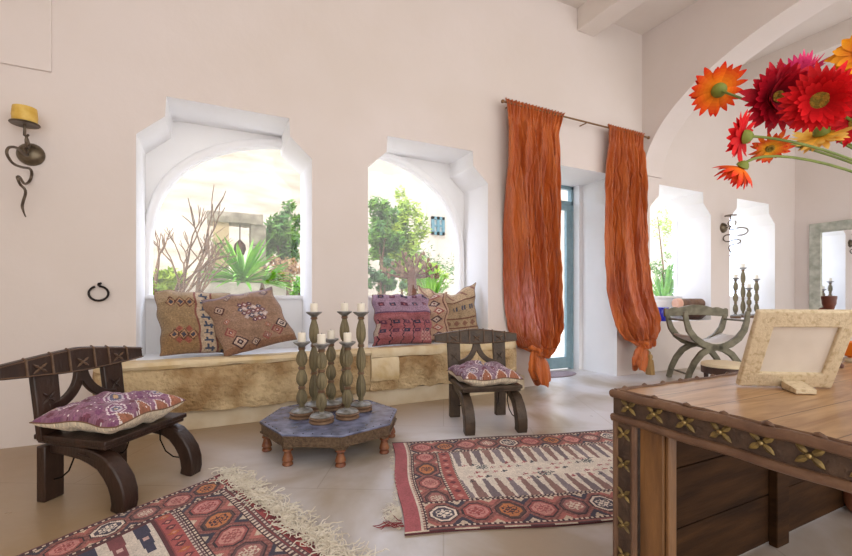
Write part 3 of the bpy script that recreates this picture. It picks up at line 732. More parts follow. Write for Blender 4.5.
# far group on the sill of window 4
FS = [(735.5, .70, 'thin grey candlestick standing leftmost on the far window sill'), (743.0, .90, 'tallest grey candlestick on the far window sill'),
      (749.0, .53, 'shortest grey candlestick on the far window sill'), (756.5, .70, 'grey candlestick standing rightmost on the far window sill')]
FC = ['candle on the leftmost candlestick of the far sill', 'candle on the tallest candlestick of the far sill', 'candle on the shortest candlestick of the far sill', 'candle on the rightmost candlestick of the far sill']
for i, (px, h, lb) in enumerate(FS):
    t = make_stick('candlestick', lb, h, 'candlesticks on the far sill', fat=.95); Y = (4.24, 4.36, 4.22, 4.30)[i]
    r = ray(px, 300); p = EYE+r*(Y/r.y); t.location = (p.x, p.y, .73)
    c = copy_tree(cpro); c.location = (p.x, p.y, .73+h); c['label'] = 'small white '+FC[i]; c['group'] = 'candles on the far sill'
tr = MB().b2((-.42, -.10, 0), (.42, .10, .012)).build('sill_slab', M['ruin'], None, bevel=.003)
bpy.data.objects.remove(tr)

# ------------------------------------------------------------------ rugs
HOOK = ["..##.##..", ".#..#..#.", ".#.###.#.", "..#.#.#..", "####.####", "..#.#.#..", ".#.###.#.", ".#..#..#.", "..##.##.."]
HK = np.array([[ch == '#' for ch in r] for r in HOOK])
def motif(c, U, V, cu, cv, s, colr):
    iu = np.floor((U-cu)/s*4.5+4.5).astype(int); iv = np.floor((V-cv)/s*4.5+4.5).astype(int)
    ok = (iu >= 0) & (iu < 9) & (iv >= 0) & (iv < 9)
    m = np.zeros(U.shape, bool); m[ok] = HK[iu[ok], iv[ok]]; c[m] = colr
def medal(c, U, V, cu, cv, ru, rv, outer, inner, hk):
    d = lambda k: (np.abs(U-cu) < ru*k) & (np.abs(V-cv) < rv*k) & ((np.abs(U-cu)/ru+np.abs(V-cv)/rv) < 1.30*k)
    c[d(1.18)] = H_('3a2a30'); c[d(1.06)] = H_(outer); c[d(.86)] = H_(inner)
    motif(c, U, V, cu, cv, min(ru, rv)*.62, H_(hk))
PAL = [('e2d4c4', '4c4654', 'e2d6c8'), ('a05450', 'c48680', '9a4c4c'), ('5c4440', 'c07a4c', '4a3038'), ('9c5654', 'c88e84', 'a05a58'), ('6c4c4c', 'a8706a', 'd8c6b4')]
def border_strip(c, U, V, along_u, lo, hi, a0, a1, step, off=0):
    """medallion border; runs along U (or V) between lo..hi across"""
    mid, hw = (lo+hi)/2, (hi-lo)/2; T = (V if along_u else U); A = (U if along_u else V)
    m = (T >= lo) & (T <= hi) & (A >= a0) & (A <= a1); c[m] = H_('84504c')
    q = m & ((np.floor(A/.012)+np.floor(T/.012)) % 3 == 0); c[q] = H_('9a6a62')
    k = off; a = a0+step/2
    while a < a1+.01:
        cu, cv = (a, mid) if along_u else (mid, a)
        # corner triangles
        for sa in (-1, 1):
            for st in (-1, 1):
                tri = m & (np.abs(A-(a+sa*step/2))*1.1+np.abs(T-(mid+st*hw)) < hw*.62); c[tri] = H_('b06a62' if (k+sa) % 2 else '3e3a4a')
                tri2 = m & (np.abs(A-(a+sa*step/2))*1.1+np.abs(T-(mid+st*hw)) < hw*.34); c[tri2] = H_('cdbba6')
        p = PAL[k % 5]; ru, rv = (step*.38, hw*.60) if along_u else (hw*.62, step*.38)
        medal(c, U, V, cu, cv, ru, rv, *p); k += 1; a += step
    for e in (lo, hi):
        c[(np.abs(T-e) < .011) & (A >= a0-.01) & (A <= a1+.01)] = H_('4a3038')
        c[(np.abs(T-e) < .006) & (A >= a0-.01) & (A <= a1+.01) & (np.floor(A/.014) % 2 == 0)] = H_('d8c8b4')
def paint_rugR(U, V, L, W):
    c = np.empty(U.shape+(4,), np.float32); c[:] = H_('a4585a')
    c[(U < .1)] = H_('a85a60')
    body = U > .085; c[body] = H_('8f5a56')
    c[(U > .085) & (U < .11) & (np.floor(V/.012) % 2 == 0)] = H_('d2c2b0')
    c[(np.abs(U-.085) < .006)] = H_('d8cabc'); c[(np.abs(U-.11) < .005)] = H_('3c3440')
    border_strip(c, U, V, False, .115, .29, .03, W-.03, .198)
    c[(U > .30) & (U < .37) & (V > .26) & (V < W-.27)] = H_('a85a56')
    for i, v in enumerate(np.arange(.30, W-.27, .055)): c[dia(U, V, .335, v, .022, .022)] = H_('c88c80' if i % 2 else '6a3038')
    border_strip(c, U, V, True, .03, .25, .12, L-.12, .166, 1)
    border_strip(c, U, V, True, W-.275, W-.035, .12, L-.12, .172, 0)
    f = (U > .385) & (U < L-.385) & (V > .275) & (V < W-.30)
    edge = (U > .370) & (U < L-.37) & (V > .262) & (V < W-.287); c[edge & ~f] = H_('3c2e38')
    c[edge & ~f & (np.floor((U+V)/.012) % 2 == 0)] = H_('c9b8a6')
    c[f] = H_('ded4c6')
    pitch = .074
    for side in (0, 1):
        T = (V-.275) if side == 0 else (W-.30-V)
        ph = ((U-.385+(.04 if side else 0)) % pitch)-pitch/2; idx = np.floor((U-.385+(.04 if side else 0))/pitch).astype(int)
        ln = .235; wd = pitch*.40*(1-.62*T/ln)
        m = f & (T < ln) & (np.abs(ph) < wd)
        cols = [H_('85797e'), H_('8a6a64'), H_('76696e'), H_('8f6e66')]
        for q in range(4): c[m & (idx % 4 == q)] = cols[q]
    for i, u in enumerate(np.arange(.45, L-.42, .058)):
        for j, v in enumerate((.50, .555, .615, .675, .735)):
            kk = (i*5+j*3) % 7
            if kk in (0, 2, 4, 5):
                col = H_(['b06466', '3a4046', 'c08888', '4a4a52', 'b87a74', '9a4a50', 'c49a92'][(i+j*2) % 7])
                mk = f & ((np.abs(U-u-.01) < .014) & (np.abs(V-v) < .005) | (np.abs(U-u) < .005) & (np.abs(V-v) < .015) | (np.abs(U-u+.014) < .004) & (np.abs(V-v-.01) < .008))
                c[mk] = col
    for i, u in enumerate(np.arange(.56, L-.5, .36)): motif(c, U, V, u, .545+(i % 2)*.14, .036, H_('30424a'))
    c[(V < .02) | (V > W-.014)] = H_('54383c'); c[(V > W-.012) & (np.floor(U/.12) % 2 == 0)] = H_('cfc2ae')
    return c
def paint_rugL(U, V, L, W):      # U from the fringed end, V from the far long side
    c = np.empty(U.shape+(4,), np.float32); c[:] = H_('84403f'); 
    c[U < .10] = H_('a04a4a'); c[(np.abs(U-.045) < .035) & (np.floor(V/.09) % 2 == 0)] = H_('7c3a40')
    for u in (.10, .13, .395, .415): c[(np.abs(U-u) < .012)] = H_('6a4c50'); c[(np.abs(U-u) < .006) & (np.floor(V/.014) % 2 == 0)] = H_('d4c6b8')
    border_strip(c, U, V, False, .145, .385, .03, W-.03, .19)
    m = (U > .42) & (U < .50); c[m] = H_('a85654')
    for i, v in enumerate(np.arange(.06, W, .06)):
        c[dia(U, V, .46, v, .03, .024)] = H_('5e2c34' if i % 3 else 'b8683c'); c[dia(U, V, .46, v, .013, .010)] = H_('c88c7c')
    border_strip(c, U, V, True, .02, .205, .10, L-.1, .165, 2)
    f = (U > .52) & (V > .235) & (V < W-.28); e = (U > .505) & (V > .22) & (V < W-.265)
    c[e & ~f] = H_('5c3034'); c[f] = H_('d5cabd')
    pitch = .105
    for side in (0, 1):
        T = (V-.235) if side == 0 else (W-.28-V); ph = ((U-.52) % pitch)-pitch/2; idx = np.floor((U-.52)/pitch).astype(int)
        ln = .26; wd = pitch*.32*(1-.45*T/ln); m = f & (T < ln) & (np.abs(ph) < wd)
        cols = [H_('3c3a50'), H_('7c4448'), H_('3c3a50'), H_('8a5450')]
        for q in range(4): c[m & (idx % 4 == q)] = cols[q]
        mk = m & (np.abs(T-.13) < .016) & (np.abs(ph) < .014); c[mk] = H_('c9a8a0')
    for i, u in enumerate(np.arange(.70, L-.2, .30)):
        for v in (.66, .98):
            medal(c, U, V, u, v, .105, .105, '7a3f48' if i % 2 else '3c3a50', 'd5cabd', '8a4450' if i % 2 else '3e4c54')
            motif(c, U, V, u, v, .075, H_('a4524c'))
            c[box_at(U, V, u+.15, v, .045, .006)] = H_('4a4450')
    return c
def rug(name, label, quad, L, W, paint, res=.0062, thick=.008):
    nu, nv = int(L/res), int(W/res); us = np.linspace(0, 1, nu+1); vs_ = np.linspace(0, 1, nv+1)
    U, V = np.meshgrid(us, vs_, indexing='ij')
    A, B_, Cc, D = [np.array(p) for p in quad]    # (u0,v0),(u1,v0),(u1,v1),(u0,v1)
    X = ((1-U)*(1-V))[..., None]*A+(U*(1-V))[..., None]*B_+(U*V)[..., None]*Cc+((1-U)*V)[..., None]*D
    # wavering edges
    wob = .010*np.sin(U*17)*(V-.5)*2; X[..., 1] += wob; X[..., 0] += .012*np.sin(V*9)*(1-U)
    Z = thick+.0022*np.sin(U*31+V*7)*np.sin(V*13)+.0022
    co = np.concatenate([X, Z[..., None]], -1).reshape(-1, 3); idx = np.arange((nu+1)*(nv+1)).reshape(nu+1, nv+1)
    f = np.stack([idx[:-1, :-1], idx[:-1, 1:], idx[1:, 1:], idx[1:, :-1]], -1).reshape(-1, 4)
    Uc = (us[:-1]+us[1:])/2*L; Vc = (vs_[:-1]+vs_[1:])/2*W; UU, VV = np.meshgrid(Uc, Vc, indexing='ij')
    cols = paint(UU, VV, L, W).reshape(-1, 4)
    # hem going down to the floor
    ring = np.concatenate([idx[:, 0], idx[-1, 1:], idx[::-1, -1][1:], idx[0, ::-1][1:-1]])
    base = len(co); low = co[ring].copy(); low[:, 2] = .001; co = np.vstack([co, low]); n = len(ring); k = np.arange(n); k2 = (k+1) % n
    hem = np.stack([ring[k], ring[k2], base+k2, base+k], -1); f = np.vstack([f, hem]); cols = np.vstack([cols, np.tile(H_('5a3438'), (n, 1))])
    me = bpy.data.meshes.new(name); me.vertices.add(len(co)); me.vertices.foreach_set('co', co.ravel())
    me.loops.add(len(f)*4); me.loops.foreach_set('vertex_index', f.ravel().astype(np.int32)); me.polygons.add(len(f))
    me.polygons.foreach_set('loop_start', np.arange(len(f), dtype=np.int32)*4)
    me.update(calc_edges=True); me.validate(); me.materials.append(M['kilim'])
    o = bpy.data.objects.new('weave', me); COL.objects.link(o); dye(o, cols, 1.0, .10)
    bm = bmesh.new(); bm.from_mesh(me); bmesh.ops.recalc_face_normals(bm, faces=bm.faces); bm.to_mesh(me); bm.free()
    root = thing(name, label, 'rug', tuple(list(np.array(quad).mean(0))+[0])); o.parent = root; o.location = (-root.location.x, -root.location.y, 0)
    return root
def strands(root, name, a, b, out, n, m, ln=(.06, .12), r=.0022, messy=.05, clump=0):
    g = MB(); a, b, out = Vector(a), Vector(b), Vector(out).normalized(); side = (b-a).normalized()
    for i in range(n):
        p = a.lerp(b, random.random())-out*random.uniform(0, .05)*(messy > .1); L = random.uniform(*ln)*(1.25 if messy > .1 else 1); ang = random.gauss(0, .4+messy*3); d = out*math.cos(ang)+side*math.sin(ang)
        pts = []; q = Vector((p.x, p.y, random.uniform(.014, .024) if messy > .1 else random.uniform(.004, .012))); st = 10 if messy > .1 else 5; cu_ = random.gauss(0, .35)
        for k in range(st+1):
            pts.append(q.copy()); ang += (cu_+random.gauss(0, .3)) if messy > .1 else random.gauss(0, messy*9); d = out*math.cos(ang)+side*math.sin(ang)
            q = q+Vector((d.x, d.y, 0))*L/st; q.z = (q.z*.7+.3*random.uniform(.004, .05)) if messy > .1 else max(.003, random.uniform(.003, .012+messy*.25*math.sin(PI*k/st)))
        g.tube(pts, [r]*st+[r*.6], 4)
    o = g.build(name, m, root, loc=(-root.location.x, -root.location.y, 0)); o['kind'] = 'stuff'; return o
eR = Vector((.955, -.298)); nR = Vector((-.335, -1.135)).normalized()
RA, RD = Vector((1.185, 2.975)), Vector((.775, 1.80))
RB = RA+Vector((1.733, -.52)).normalized()*2.7; RC = RD+Vector((2.015, -.706)).normalized()*2.7
rugR = rug('kilim_rug', 'long kilim rug with a plain red end, lying before the desk and table', [RA, RB, RC, RD], 2.7, 1.24, paint_rugR)
strands(rugR, 'fringe', (RA.x+.0, RA.y-.02, 0), (RD.x, RD.y+.03, 0), (-.94, .33, 0), 90, M['fringe'], (.012, .04), .0013, .02)
strands(rugR, 'fringe', (RD.x+.09, RD.y+.26, 0), (RD.x+.06, RD.y+.16, 0), (-.94, .0, 0), 45, M['fringe'], (.07, .13), .0016, .04)
strands(rugR, 'fringe', (RD.x+.04, RD.y+.12, 0), (RD.x+.03, RD.y+.06, 0), (-.9, -.1, 0), 7, M['fringered'], (.1, .17), .0022, .03)
LA = Vector((.062, 2.945)); eL = Vector((-.728, -.502)).normalized(); nL = Vector((.40, -1.142)).normalized()
rugL = rug('kilim_rug', 'kilim rug with a tangled cream fringe, in front of the far left chair', [LA, LA+eL*2.3, LA+eL*2.3+nL*1.6, LA+nL*1.6], 2.3, 1.6, paint_rugL)
strands(rugL, 'fringe', (LA.x+.0, LA.y-.02, 0), (LA.x+nL.x*1.5, LA.y+nL.y*1.5, 0), (.85, .45, 0), 620, M['fringe'], (.05, .14), .0026, .13)
for o in (rugR, rugL): o['group'] = 'kilim rugs'

# ------------------------------------------------------------------ desk
dk = thing('desk', 'leather-edged wooden desk with brass flower studs, filling the right foreground', 'desk', (2.2, .62, 0))
DX, DY = 2.2, .62
def dpart(mb, name, m, parent=None, **kw):
    mb.v = [(p[0]-DX, p[1]-DY, p[2]) for p in mb.v]; return mb.build(name, m, parent or dk, **kw)
x0, x1, y0, y1 = 1.262, 3.05, .12, 1.062; zt = .77
dpart(MB().b2((x0+.015, y0+.015, zt-.035), (x1-.015, y1-.015, zt)), 'desktop', M['planks'], smooth=False)
g = MB()
for a, b in (((x0, y0), (x0, y1)), ((x0, y1), (x1, y1)), ((x1, y1), (x1, y0)), ((x1, y0), (x0, y0))):
    n = 16; g.tube([(a[0]+(b[0]-a[0])*i/n, a[1]+(b[1]-a[1])*i/n, zt-.012+.0025*math.sin(i*2.1)) for i in range(n+1)], .0145, 10)
dpart(g, 'rolled_edge', M['leather'])
g = MB()                                            # lapped lugs of the hide on the top
def lugs(a, b, inward, step=.105):
    a, b = Vector(a), Vector(b); n = int((b-a).length/step); d = (b-a).normalized(); inn = Vector(inward)
    for i in range(n):
        p = a+d*(i+.5)*step+inn*.010; w_ = .015
        g.tube([p-d*w_, p-d*w_*.5+Vector((0, 0, .004)), p+Vector((0, 0, .006)), p+d*w_*.5+Vector((0, 0, .004)), p+d*w_], [.002, .006, .0075, .006, .002], 8)
    m = 40; g.tube([a+d*(b-a).length*i/m+inn*(.016+.004*math.sin(i*1.7)) for i in range(m+1)], .006, 6)
lugs((x0, y0, zt), (x0, y1, zt), (1, 0, 0)); lugs((x0, y1, zt), (x1, y1, zt), (0, -1, 0))
dpart(g, 'hide_lug', M['leather'])
dpart(MB().b2((x0+.006, y0, .688), (x0+.03, y1, .758)), 'side_band', M['plate'], smooth=False)
dpart(MB().b2((x0+.03, y1-.03, .688), (x1, y1-.006, .758)), 'back_band', M['plate'], smooth=False)
dpart(MB().b2((x1-.03, y0, .688), (x1-.006, y1-.03, .758)), 'side_band', M['plate'], smooth=False)
g = MB()
for a, b in (((x0+.004, y0), (x0+.004, y1)), ((x0, y1-.004), (x1, y1-.004))):
    n = 14; g.tube([(a[0]+(b[0]-a[0])*i/n, a[1]+(b[1]-a[1])*i/n, .676+.002*math.sin(i*1.7)) for i in range(n+1)], .0135, 10)
dpart(g, 'lower_roll', M['leather'])
def flower_stud(c, nrm, sc=1.0):
    """four brass petals on a boss; lies in the plane facing nrm"""
    c = Vector(c); nrm = Vector(nrm); u = nrm.cross(Vector((0, 0, 1))).normalized(); v = Vector((0, 0, 1)); g = MB()
    for k in range(4):
        a = PI/4+k*PI/2; d = u*math.cos(a)*1.12+v*math.sin(a)*.88; s = nrm.cross(d).normalized()
        L = .037*sc; w_ = .0085*sc; prof = [(.10, .25), (.3, .75), (.55, 1), (.8, .65), (1, .05)]
        rows = []
        for (t, ww) in prof: rows.append([c+d*L*t-s*w_*ww+nrm*.001, c+d*L*t+nrm*.005*(.4+ww), c+d*L*t+s*w_*ww+nrm*.001])
        g.grid(rows)
    q = dpart(g, 'brass_flower', M['gold'])
    b = MB(); b.ico(c+nrm*.004, .0085*sc, 2, (1, 1, 1)); bo = b.v; b.v = [(p[0]-DX, p[1]-DY, p[2]) for p in b.v]; b.build('boss', M['brass'], q)
for yy in (1.0, .903, .803, .703, .603, .503, .403, .303, .203): flower_stud((x0+.004, yy, .7235), (-1, 0, 0))
for i in range(5): flower_stud((x0+.004, 1.018, .627-.105*i), (-1, 0, 0), .85)
flower_stud((x0+.004, 1.018, .102), (-1, 0, 0), .85)
for i in range(6): flower_stud((x0+.06+.1*i, y1-.004, .7235), (0, 1, 0))
# clad corner post, inner stile
dpart(MB().b2((x0+.006, .985, 0), (x0+.05, y1-.006, .675)), 'corner_post', M['plate'], smooth=False)
g = MB()
for yy in (y1-.010, .980): g.tube([(x0+.008, yy, z) for z in (0, .2, .4, .6, .68)], .011, 8)
g.tube([(x0+.045, y1-.008, z) for z in (0, .3, .68)], .011, 8)
dpart(g, 'post_roll', M['leather'])
dpart(MB().b2((x0+.02, .885, 0), (x0+.055, .968, .67)), 'side_stile', M['stile'], bevel=.003)
dpart(MB().b2((x0+.03, .872, 0), (x0+.07, .884, .66)), 'side_stile', M['stile'], bevel=.003)
for z0_, z1_ in ((0.012, .22), (.224, .45), (.454, .69)):
    dpart(MB().b2((x0+.05, y1-.04, z0_), (x1-.02, y1-.015, z1_)), 'back_board', M['inwood'], bevel=.003)
dpart(MB().b2((2.20, y1-.075, 0), (2.30, y1-.04, .69)), 'inner_stile', M['inwood'], bevel=.004)
dpart(MB().b2((x1-.08, y1-.08, .02), (x1-.02, y1-.02, .69)), 'leg', M['inwood'], bevel=.004)
dpart(MB().b2((x0+.01, y0+.01, 0), (x0+.08, y0+.08, .69)), 'leg', M['stile'], bevel=.004)
dpart(MB().b2((x1-.08, y0+.01, 0), (x1-.01, y0+.08, .69)), 'leg', M['stile'], bevel=.004)
# round terracotta pot under the desk's far end
pot = MB().lathe([(.07, 0), (.092, .006), (.105, .03), (.112, .07), (.108, .11), (.10, .115), (.115, .13), (.118, .16), (.11, .175), (.09, .178)], n=28).build('terracotta_pot', M['terracotta'])
pot.location = (2.98, .93, 0); tag(pot, 'round reddish-brown pot standing on the floor beneath the right end of the desk', 'pot')

# picture frame seen from the back
pf = thing('picture_frame', 'cream travertine picture frame seen from behind, standing on the desk', 'picture frame')
P1, P2 = Vector((1.727, .899, .772)), Vector((1.982, .725, .772)); ux = (P2-P1).normalized(); wid = (P2-P1).length
back = Vector((ux.y, -ux.x, 0)); back = Vector((-.563, -.825, 0))     # towards the viewer
hv = Vector((back.x*.125, back.y*.125, .279)); hh = hv.length; uz = hv.normalized(); un = ux.cross(uz).normalized()
if un.dot(back) < 0: un = -un
def FP(a, b, n_): return P1+ux*a*wid+uz*b*hh+un*n_
pf.location = (P1.x, P1.y, .772)
def fpart(g, name, m, **kw):
    g.v = [tuple(Vector(p)-pf.location) for p in g.v]; return g.build(name, m, pf, **kw)
def ringbox(o, i, n0, n1):
    """rectangular ring between outer rect o and inner rect i"""
    g = MB(); O = [(o[0], o[1]), (o[2], o[1]), (o[2], o[3]), (o[0], o[3])]; I = [(i[0], i[1]), (i[2], i[1]), (i[2], i[3]), (i[0], i[3])]
    vs = [FP(a, b, n0) for a, b in O]+[FP(a, b, n0) for a, b in I]+[FP(a, b, n1) for a, b in O]+[FP(a, b, n1) for a, b in I]
    fs = []
    for k in range(4):
        j = (k+1) % 4; fs += [(k, j, 4+j, 4+k), (8+k, 12+k, 12+j, 8+j), (k, 8+k, 8+j, j), (4+k, 4+j, 12+j, 12+k)]
    return g.add(vs, fs)
fpart(ringbox((0, 0, 1, 1), (.2, .19, .86, .80), -.022, 0), 'frame', M['framestone'], bevel=.005)
g = MB(); q = [(.2, .19), (.86, .19), (.86, .80), (.2, .80)]
g.add([FP(a, b, -.016) for a, b in q]+[FP(a, b, -.012) for a, b in q], [(0, 1, 2, 3), (7, 6, 5, 4), (0, 4, 5, 1), (1, 5, 6, 2), (2, 6, 7, 3), (3, 7, 4, 0)])
fpart(g, 'clouded_pane', M['pane'], smooth=False)
g = MB(); Aa, Bb = FP(.44, .1, .002), FP(.66, .1, .002)
A0, B0 = Vector((Aa.x, Aa.y, .772)), Vector((Bb.x, Bb.y, .772)); fo = at_z(796, 394, .772); fo2 = at_z(817, 394.5, .772)
up_ = Vector((0, 0, .016))
g.add([A0, B0, fo2, fo, Aa+Vector((0, 0, .0)), Bb, fo2+up_, fo+up_], [(3, 2, 1, 0), (4, 5, 6, 7), (0, 1, 5, 4), (1, 2, 6, 5), (2, 3, 7, 6), (3, 0, 4, 7)])
fpart(g, 'foot_wedge', M['cream2'] if 'cream2' in M else M['framestone'], bevel=.002)

# turned wooden candlestick standing on the desk behind the frame
tc_ = thing('turned_candlestick', 'red-brown turned wooden candlestick standing behind the picture frame', 'candlestick', tuple(at_z(829, 366.5, .772)))
MB().lathe([(.05, 0), (.052, .012), (.04, .022), (.018, .03), (.016, .10), (.024, .14), (.018, .18), (.015, .23)], n=24).build('stem', M['turned'], tc_)
MB().lathe([(.015, .225), (.022, .232), (.023, .24), (.018, .246), (.022, .252), (.023, .262), (.018, .27), (.022, .285), (.026, .295), (.027, .315), (.029, .322), (.029, .332), (.018, .334)], n=24).build('cup', M['turned'], tc_)
sm = MB().lathe([(.03, 0), (.03, .01), (.010, .02), (.008, .16), (.012, .19), (.008, .235), (.014, .245), (.019, .258), (.016, .270), (.007, .278)], n=20).build('wooden_pestle', M['turned'])
sm.location = tuple(at_z(822.5, 366, .772)); tag(sm, 'thin dark wooden stick with a round knob, left of the turned wooden candlestick', 'pestle')
ob = thing('orange_bowl', 'small bright orange bowl on a pale foot at the right edge of the desk', 'bowl', tuple(at_z(857, 362, .772)))
MB().lathe([(.03, .02), (.055, .035), (.062, .06), (.064, .10), (.060, .10), (.055, .06), (.02, .035)], n=28).build('bowl', M['orange'], ob)
MB().lathe([(.045, 0), (.047, .01), (.032, .022), (.03, .03)], n=28).build('foot', M['cream'], ob)

# ------------------------------------------------------------------ gerberas
VM = Vector((1.50, .30, 1.24))
va = MB().lathe([(.05, 0), (.07, .01), (.085, .08), (.08, .2), (.055, .33), (.045, .42), (.055, .468), (.050, .468), (.04, .42), (.05, .33), (.07, .2), (.06, .02)], n=28).build('vase', M['seatcloth'])
va.location = (VM.x, VM.y, .772); tag(va, 'tall pale vase on the desk holding the gerberas', 'vase')
def gerbera(px, py, d, r, face, cols, label, layers=2, npet=20, droop=.15, disc=.28, dcol='disc', end=None, seed=0, width=1.0, spread=1.0):
    rnd = random.Random(seed); c = at_d(px, py, d); fwd = ray(px, py).normalized(); rt = Vector((fwd.y, -fwd.x, 0)).normalized(); up = Vector((0, 0, 1))
    n = (rt*face[0]+up*face[1]-fwd*face[2]).normalized()        # direction the bloom looks to
    t = thing('gerbera', label, 'flower', c, group='gerberas'); u = n.orthogonal().normalized(); v = n.cross(u)
    g = MB(); cc = []
    for L in range(layers):
        m = npet if L < 2 else npet-4
        for k in range(m):
            a = 2*PI*(k+.5*L+rnd.uniform(-.18, .18))/m; ln = r*(1-.2*L)*rnd.uniform(.86, 1.08); d1 = u*math.cos(a)+v*math.sin(a); s = n.cross(d1)
            w_ = r*.098*width*rnd.uniform(.85, 1.15); dr = droop+rnd.uniform(-.12, .12)-.28*L; rows = []; tw = rnd.uniform(-.3, .3); NN = 7
            for i in range(NN+1):
                q = i/NN; ww = w_*(.35+.75*math.sin(PI*min(1, q*.62+.08)))*(1 if q < .7 else (1-((q-.7)/.3)**1.5*.85)); ww = max(ww, w_*.08)
                rad = r*.10+(ln-r*.10)*q*spread; h = -dr*r*q*q+.10*r*math.sin(PI*q)*.5+L*.02*r
                p = d1*rad+n*h; ss = s*math.cos(tw*q)+n*math.sin(tw*q)
                rows.append([p-ss*ww, p-n*ww*.22, p+ss*ww])
            g.grid(rows)
            a0, b0 = H_(cols[0]), H_(cols[1]); vv = rnd.uniform(.85, 1.15)
            for i in range(NN):
                x_ = (i+.5)/NN; k_ = np.clip((x_-.25)/.7, 0, 1)
                col = (a0*(1-k_)+b0*k_)*vv; col[3] = 1; cc += [col, col]
    pe = g.build('petals', M['petal'], t, fix=False, solid=0); dye(pe, cc); pe.data.polygons.foreach_set('use_smooth', [True]*len(pe.data.polygons))
    rot = n.to_track_quat('Z', 'Y').to_matrix()
    MB().lathe([(r*.02, .1*r*.4), (r*disc*.7, .12*r), (r*disc, .10*r), (r*disc*1.02, .03*r), (r*.1, 0)], n=24, rot=rot).build('flower_centre', M[dcol], t)
    MB().lathe([(r*.08, -.34*r), (r*.17, -.28*r), (r*.26, -.16*r), (r*.27, -.05*r), (r*.1, .01*r)], n=16, rot=rot).build('calyx', M['calyx'], t)
    e = (end or VM)-c; p0 = -n*r*.3; p1 = -n*r*1.5+e*.05+Vector((0, 0, .0)); p2 = e*.6+Vector((0, 0, .07)); pts = []
    for i in range(15):
        q = i/14; pts.append(p0*(1-q)**3+p1*3*q*(1-q)**2+p2*3*q*q*(1-q)+e*q**3)
    MB().tube(pts, .0026, 8).build('stem', M['stem'], t)
    return t
gerbera(718, 90, .98, .060, (-.38, .22, -.85), ('ee8010', 'd82008'), 'orange gerbera seen from behind, leftmost of the bunch', 2, 19, .05, seed=1, width=1.15)
gerbera(777, 97, .88, .070, (.50, .02, .8), ('70061a', 'b80c24'), 'large crimson gerbera with a small yellow eye, in the middle of the bunch', 3, 30, -.05, .16, seed=2)
gerbera(819, 100, .80, .064, (.12, -.10, 1), ('a80612', 'd4161e'), 'large bright red gerbera with a broad yellow-green centre', 3, 30, .02, .25, seed=3, width=.9)
gerbera(799, 78, .95, .052, (-.2, .8, -.1), ('b0144a', 'e23a78'), 'magenta pink gerbera peeping out above the crimson one', 3, 22, -.25, .2, seed=4)
gerbera(743, 137, .84, .050, (-.92, .12, -.25), ('b80c16', 'd81a1e'), 'red gerbera in profile facing left, low on the left of the bunch', 2, 16, .0, .2, seed=5, width=1.2)
gerbera(741, 168, .84, .042, (-.55, -.75, -.2), ('e8701a', 'd82418'), 'small orange-red gerbera hanging lowest in the bunch', 2, 14, -.5, .2, seed=6, width=1.2)
gerbera(770, 148, .90, .040, (.1, -.6, .6), ('e8a028', 'd42420'), 'small red and yellow gerbera below the crimson bloom', 2, 16, .1, .2, seed=7, width=1.1)
gerbera(822, 134, .90, .055, (.1, -.65, -.5), ('e8a830', 'f0c868'), 'pale yellow gerbera facing down behind the stems', 2, 20, .1, .2, seed=8)
gerbera(862, 52, .86, .055, (-.1, .3, .8), ('e87a10', 'f4a41c'), 'orange gerbera cut by the top right edge of the photo', 2, 15, .1, .25, seed=9, width=1.4)
gerbera(858, 84, .92, .066, (-.3, .45, .5), ('d86a10', 'f0a020'), 'long-petalled yellow-orange gerbera behind the bright red one', 2, 15, .1, .25, seed=10, width=1.4)
gerbera(858, 122, .86, .052, (-.2, -.1, .9), ('b80a18', 'd8202c'), 'deep red gerbera at the right edge beneath the orange ones', 2, 20, .0, .25, seed=11)

# ------------------------------------------------------------------ wall things
def sconce(name, label, X, Z, sx=1, sc=1.0, m='iron2'):
    t = thing(name, label, 'sconce', (X, WY, Z), group='wall sconces'); t.scale = (sx*sc, sc, sc)
    # the scrolled rod stands out from the wall in a plane of its own; origin at the middle of the dish
    MB().lathe([(.02, .182), (.08, .178), (.086, .184), (.084, .190), (.02, .192)], (0, -.12, 0), n=28).build('drip_plate', M[m], t)
    MB().tube([(0, -.12, .182), (0, -.12, .14), (0, -.125, .10)], .009, 8).build('candle_post', M[m], t)
    rot = Matrix.Rotation(PI/2, 3, 'X')
    MB().lathe([(.082, .0), (.084, .008), (.076, .028), (.055, .048), (.025, .058), (.005, .06)], (0, 0, 0), n=32, rot=rot).build('back_dish', M['dish'], t)
    lp = []
    for i in range(17): q = PI*.5-i/16*PI*1.8; lp.append((.002*i, -.13+.055*math.cos(q), .06+.045*math.sin(q)))
    MB().tube(lp, .008, 8).build('scroll', M[m], t)
    MB().tube([(0, -.05, 0), (0, -.09, .01), (0, -.13, .015)], .009, 8).build('arm', M[m], t)
    raw = [(-.13, .015), (-.10, -.03), (-.16, -.045), (-.26, -.03), (-.355, -.06), (-.375, -.11), (-.31, -.15), (-.20, -.145), (-.06, -.12), (-.01, -.155), (-.025, -.21), (-.09, -.236), (-.19, -.214), (-.262, -.235), (-.235, -.275), (-.14, -.29), (-.10, -.32), (-.11, -.37), (-.13, -.42), (-.106, -.48)]
    def cr(p, n=5):
        o = []
        for i in range(len(p)-1):
            a, b, c, d = p[max(i-1, 0)], p[i], p[i+1], p[min(i+2, len(p)-1)]
            for k in range(n):
                q = k/n; o.append(tuple(.5*((2*b[j])+(-a[j]+c[j])*q+(2*a[j]-5*b[j]+4*c[j]-d[j])*q*q+(-a[j]+3*b[j]-3*c[j]+d[j])*q**3) for j in range(2)))
        return o+[p[-1]]
    cu = cr(raw); MB().tube([(.012*math.sin(i*.2), a, b) for i, (a, b) in enumerate(cu)], [.009]*(len(cu)-6)+[.008, .007, .006, .005, .004, .003], 8).build('snake_rod', M[m], t)
    return t
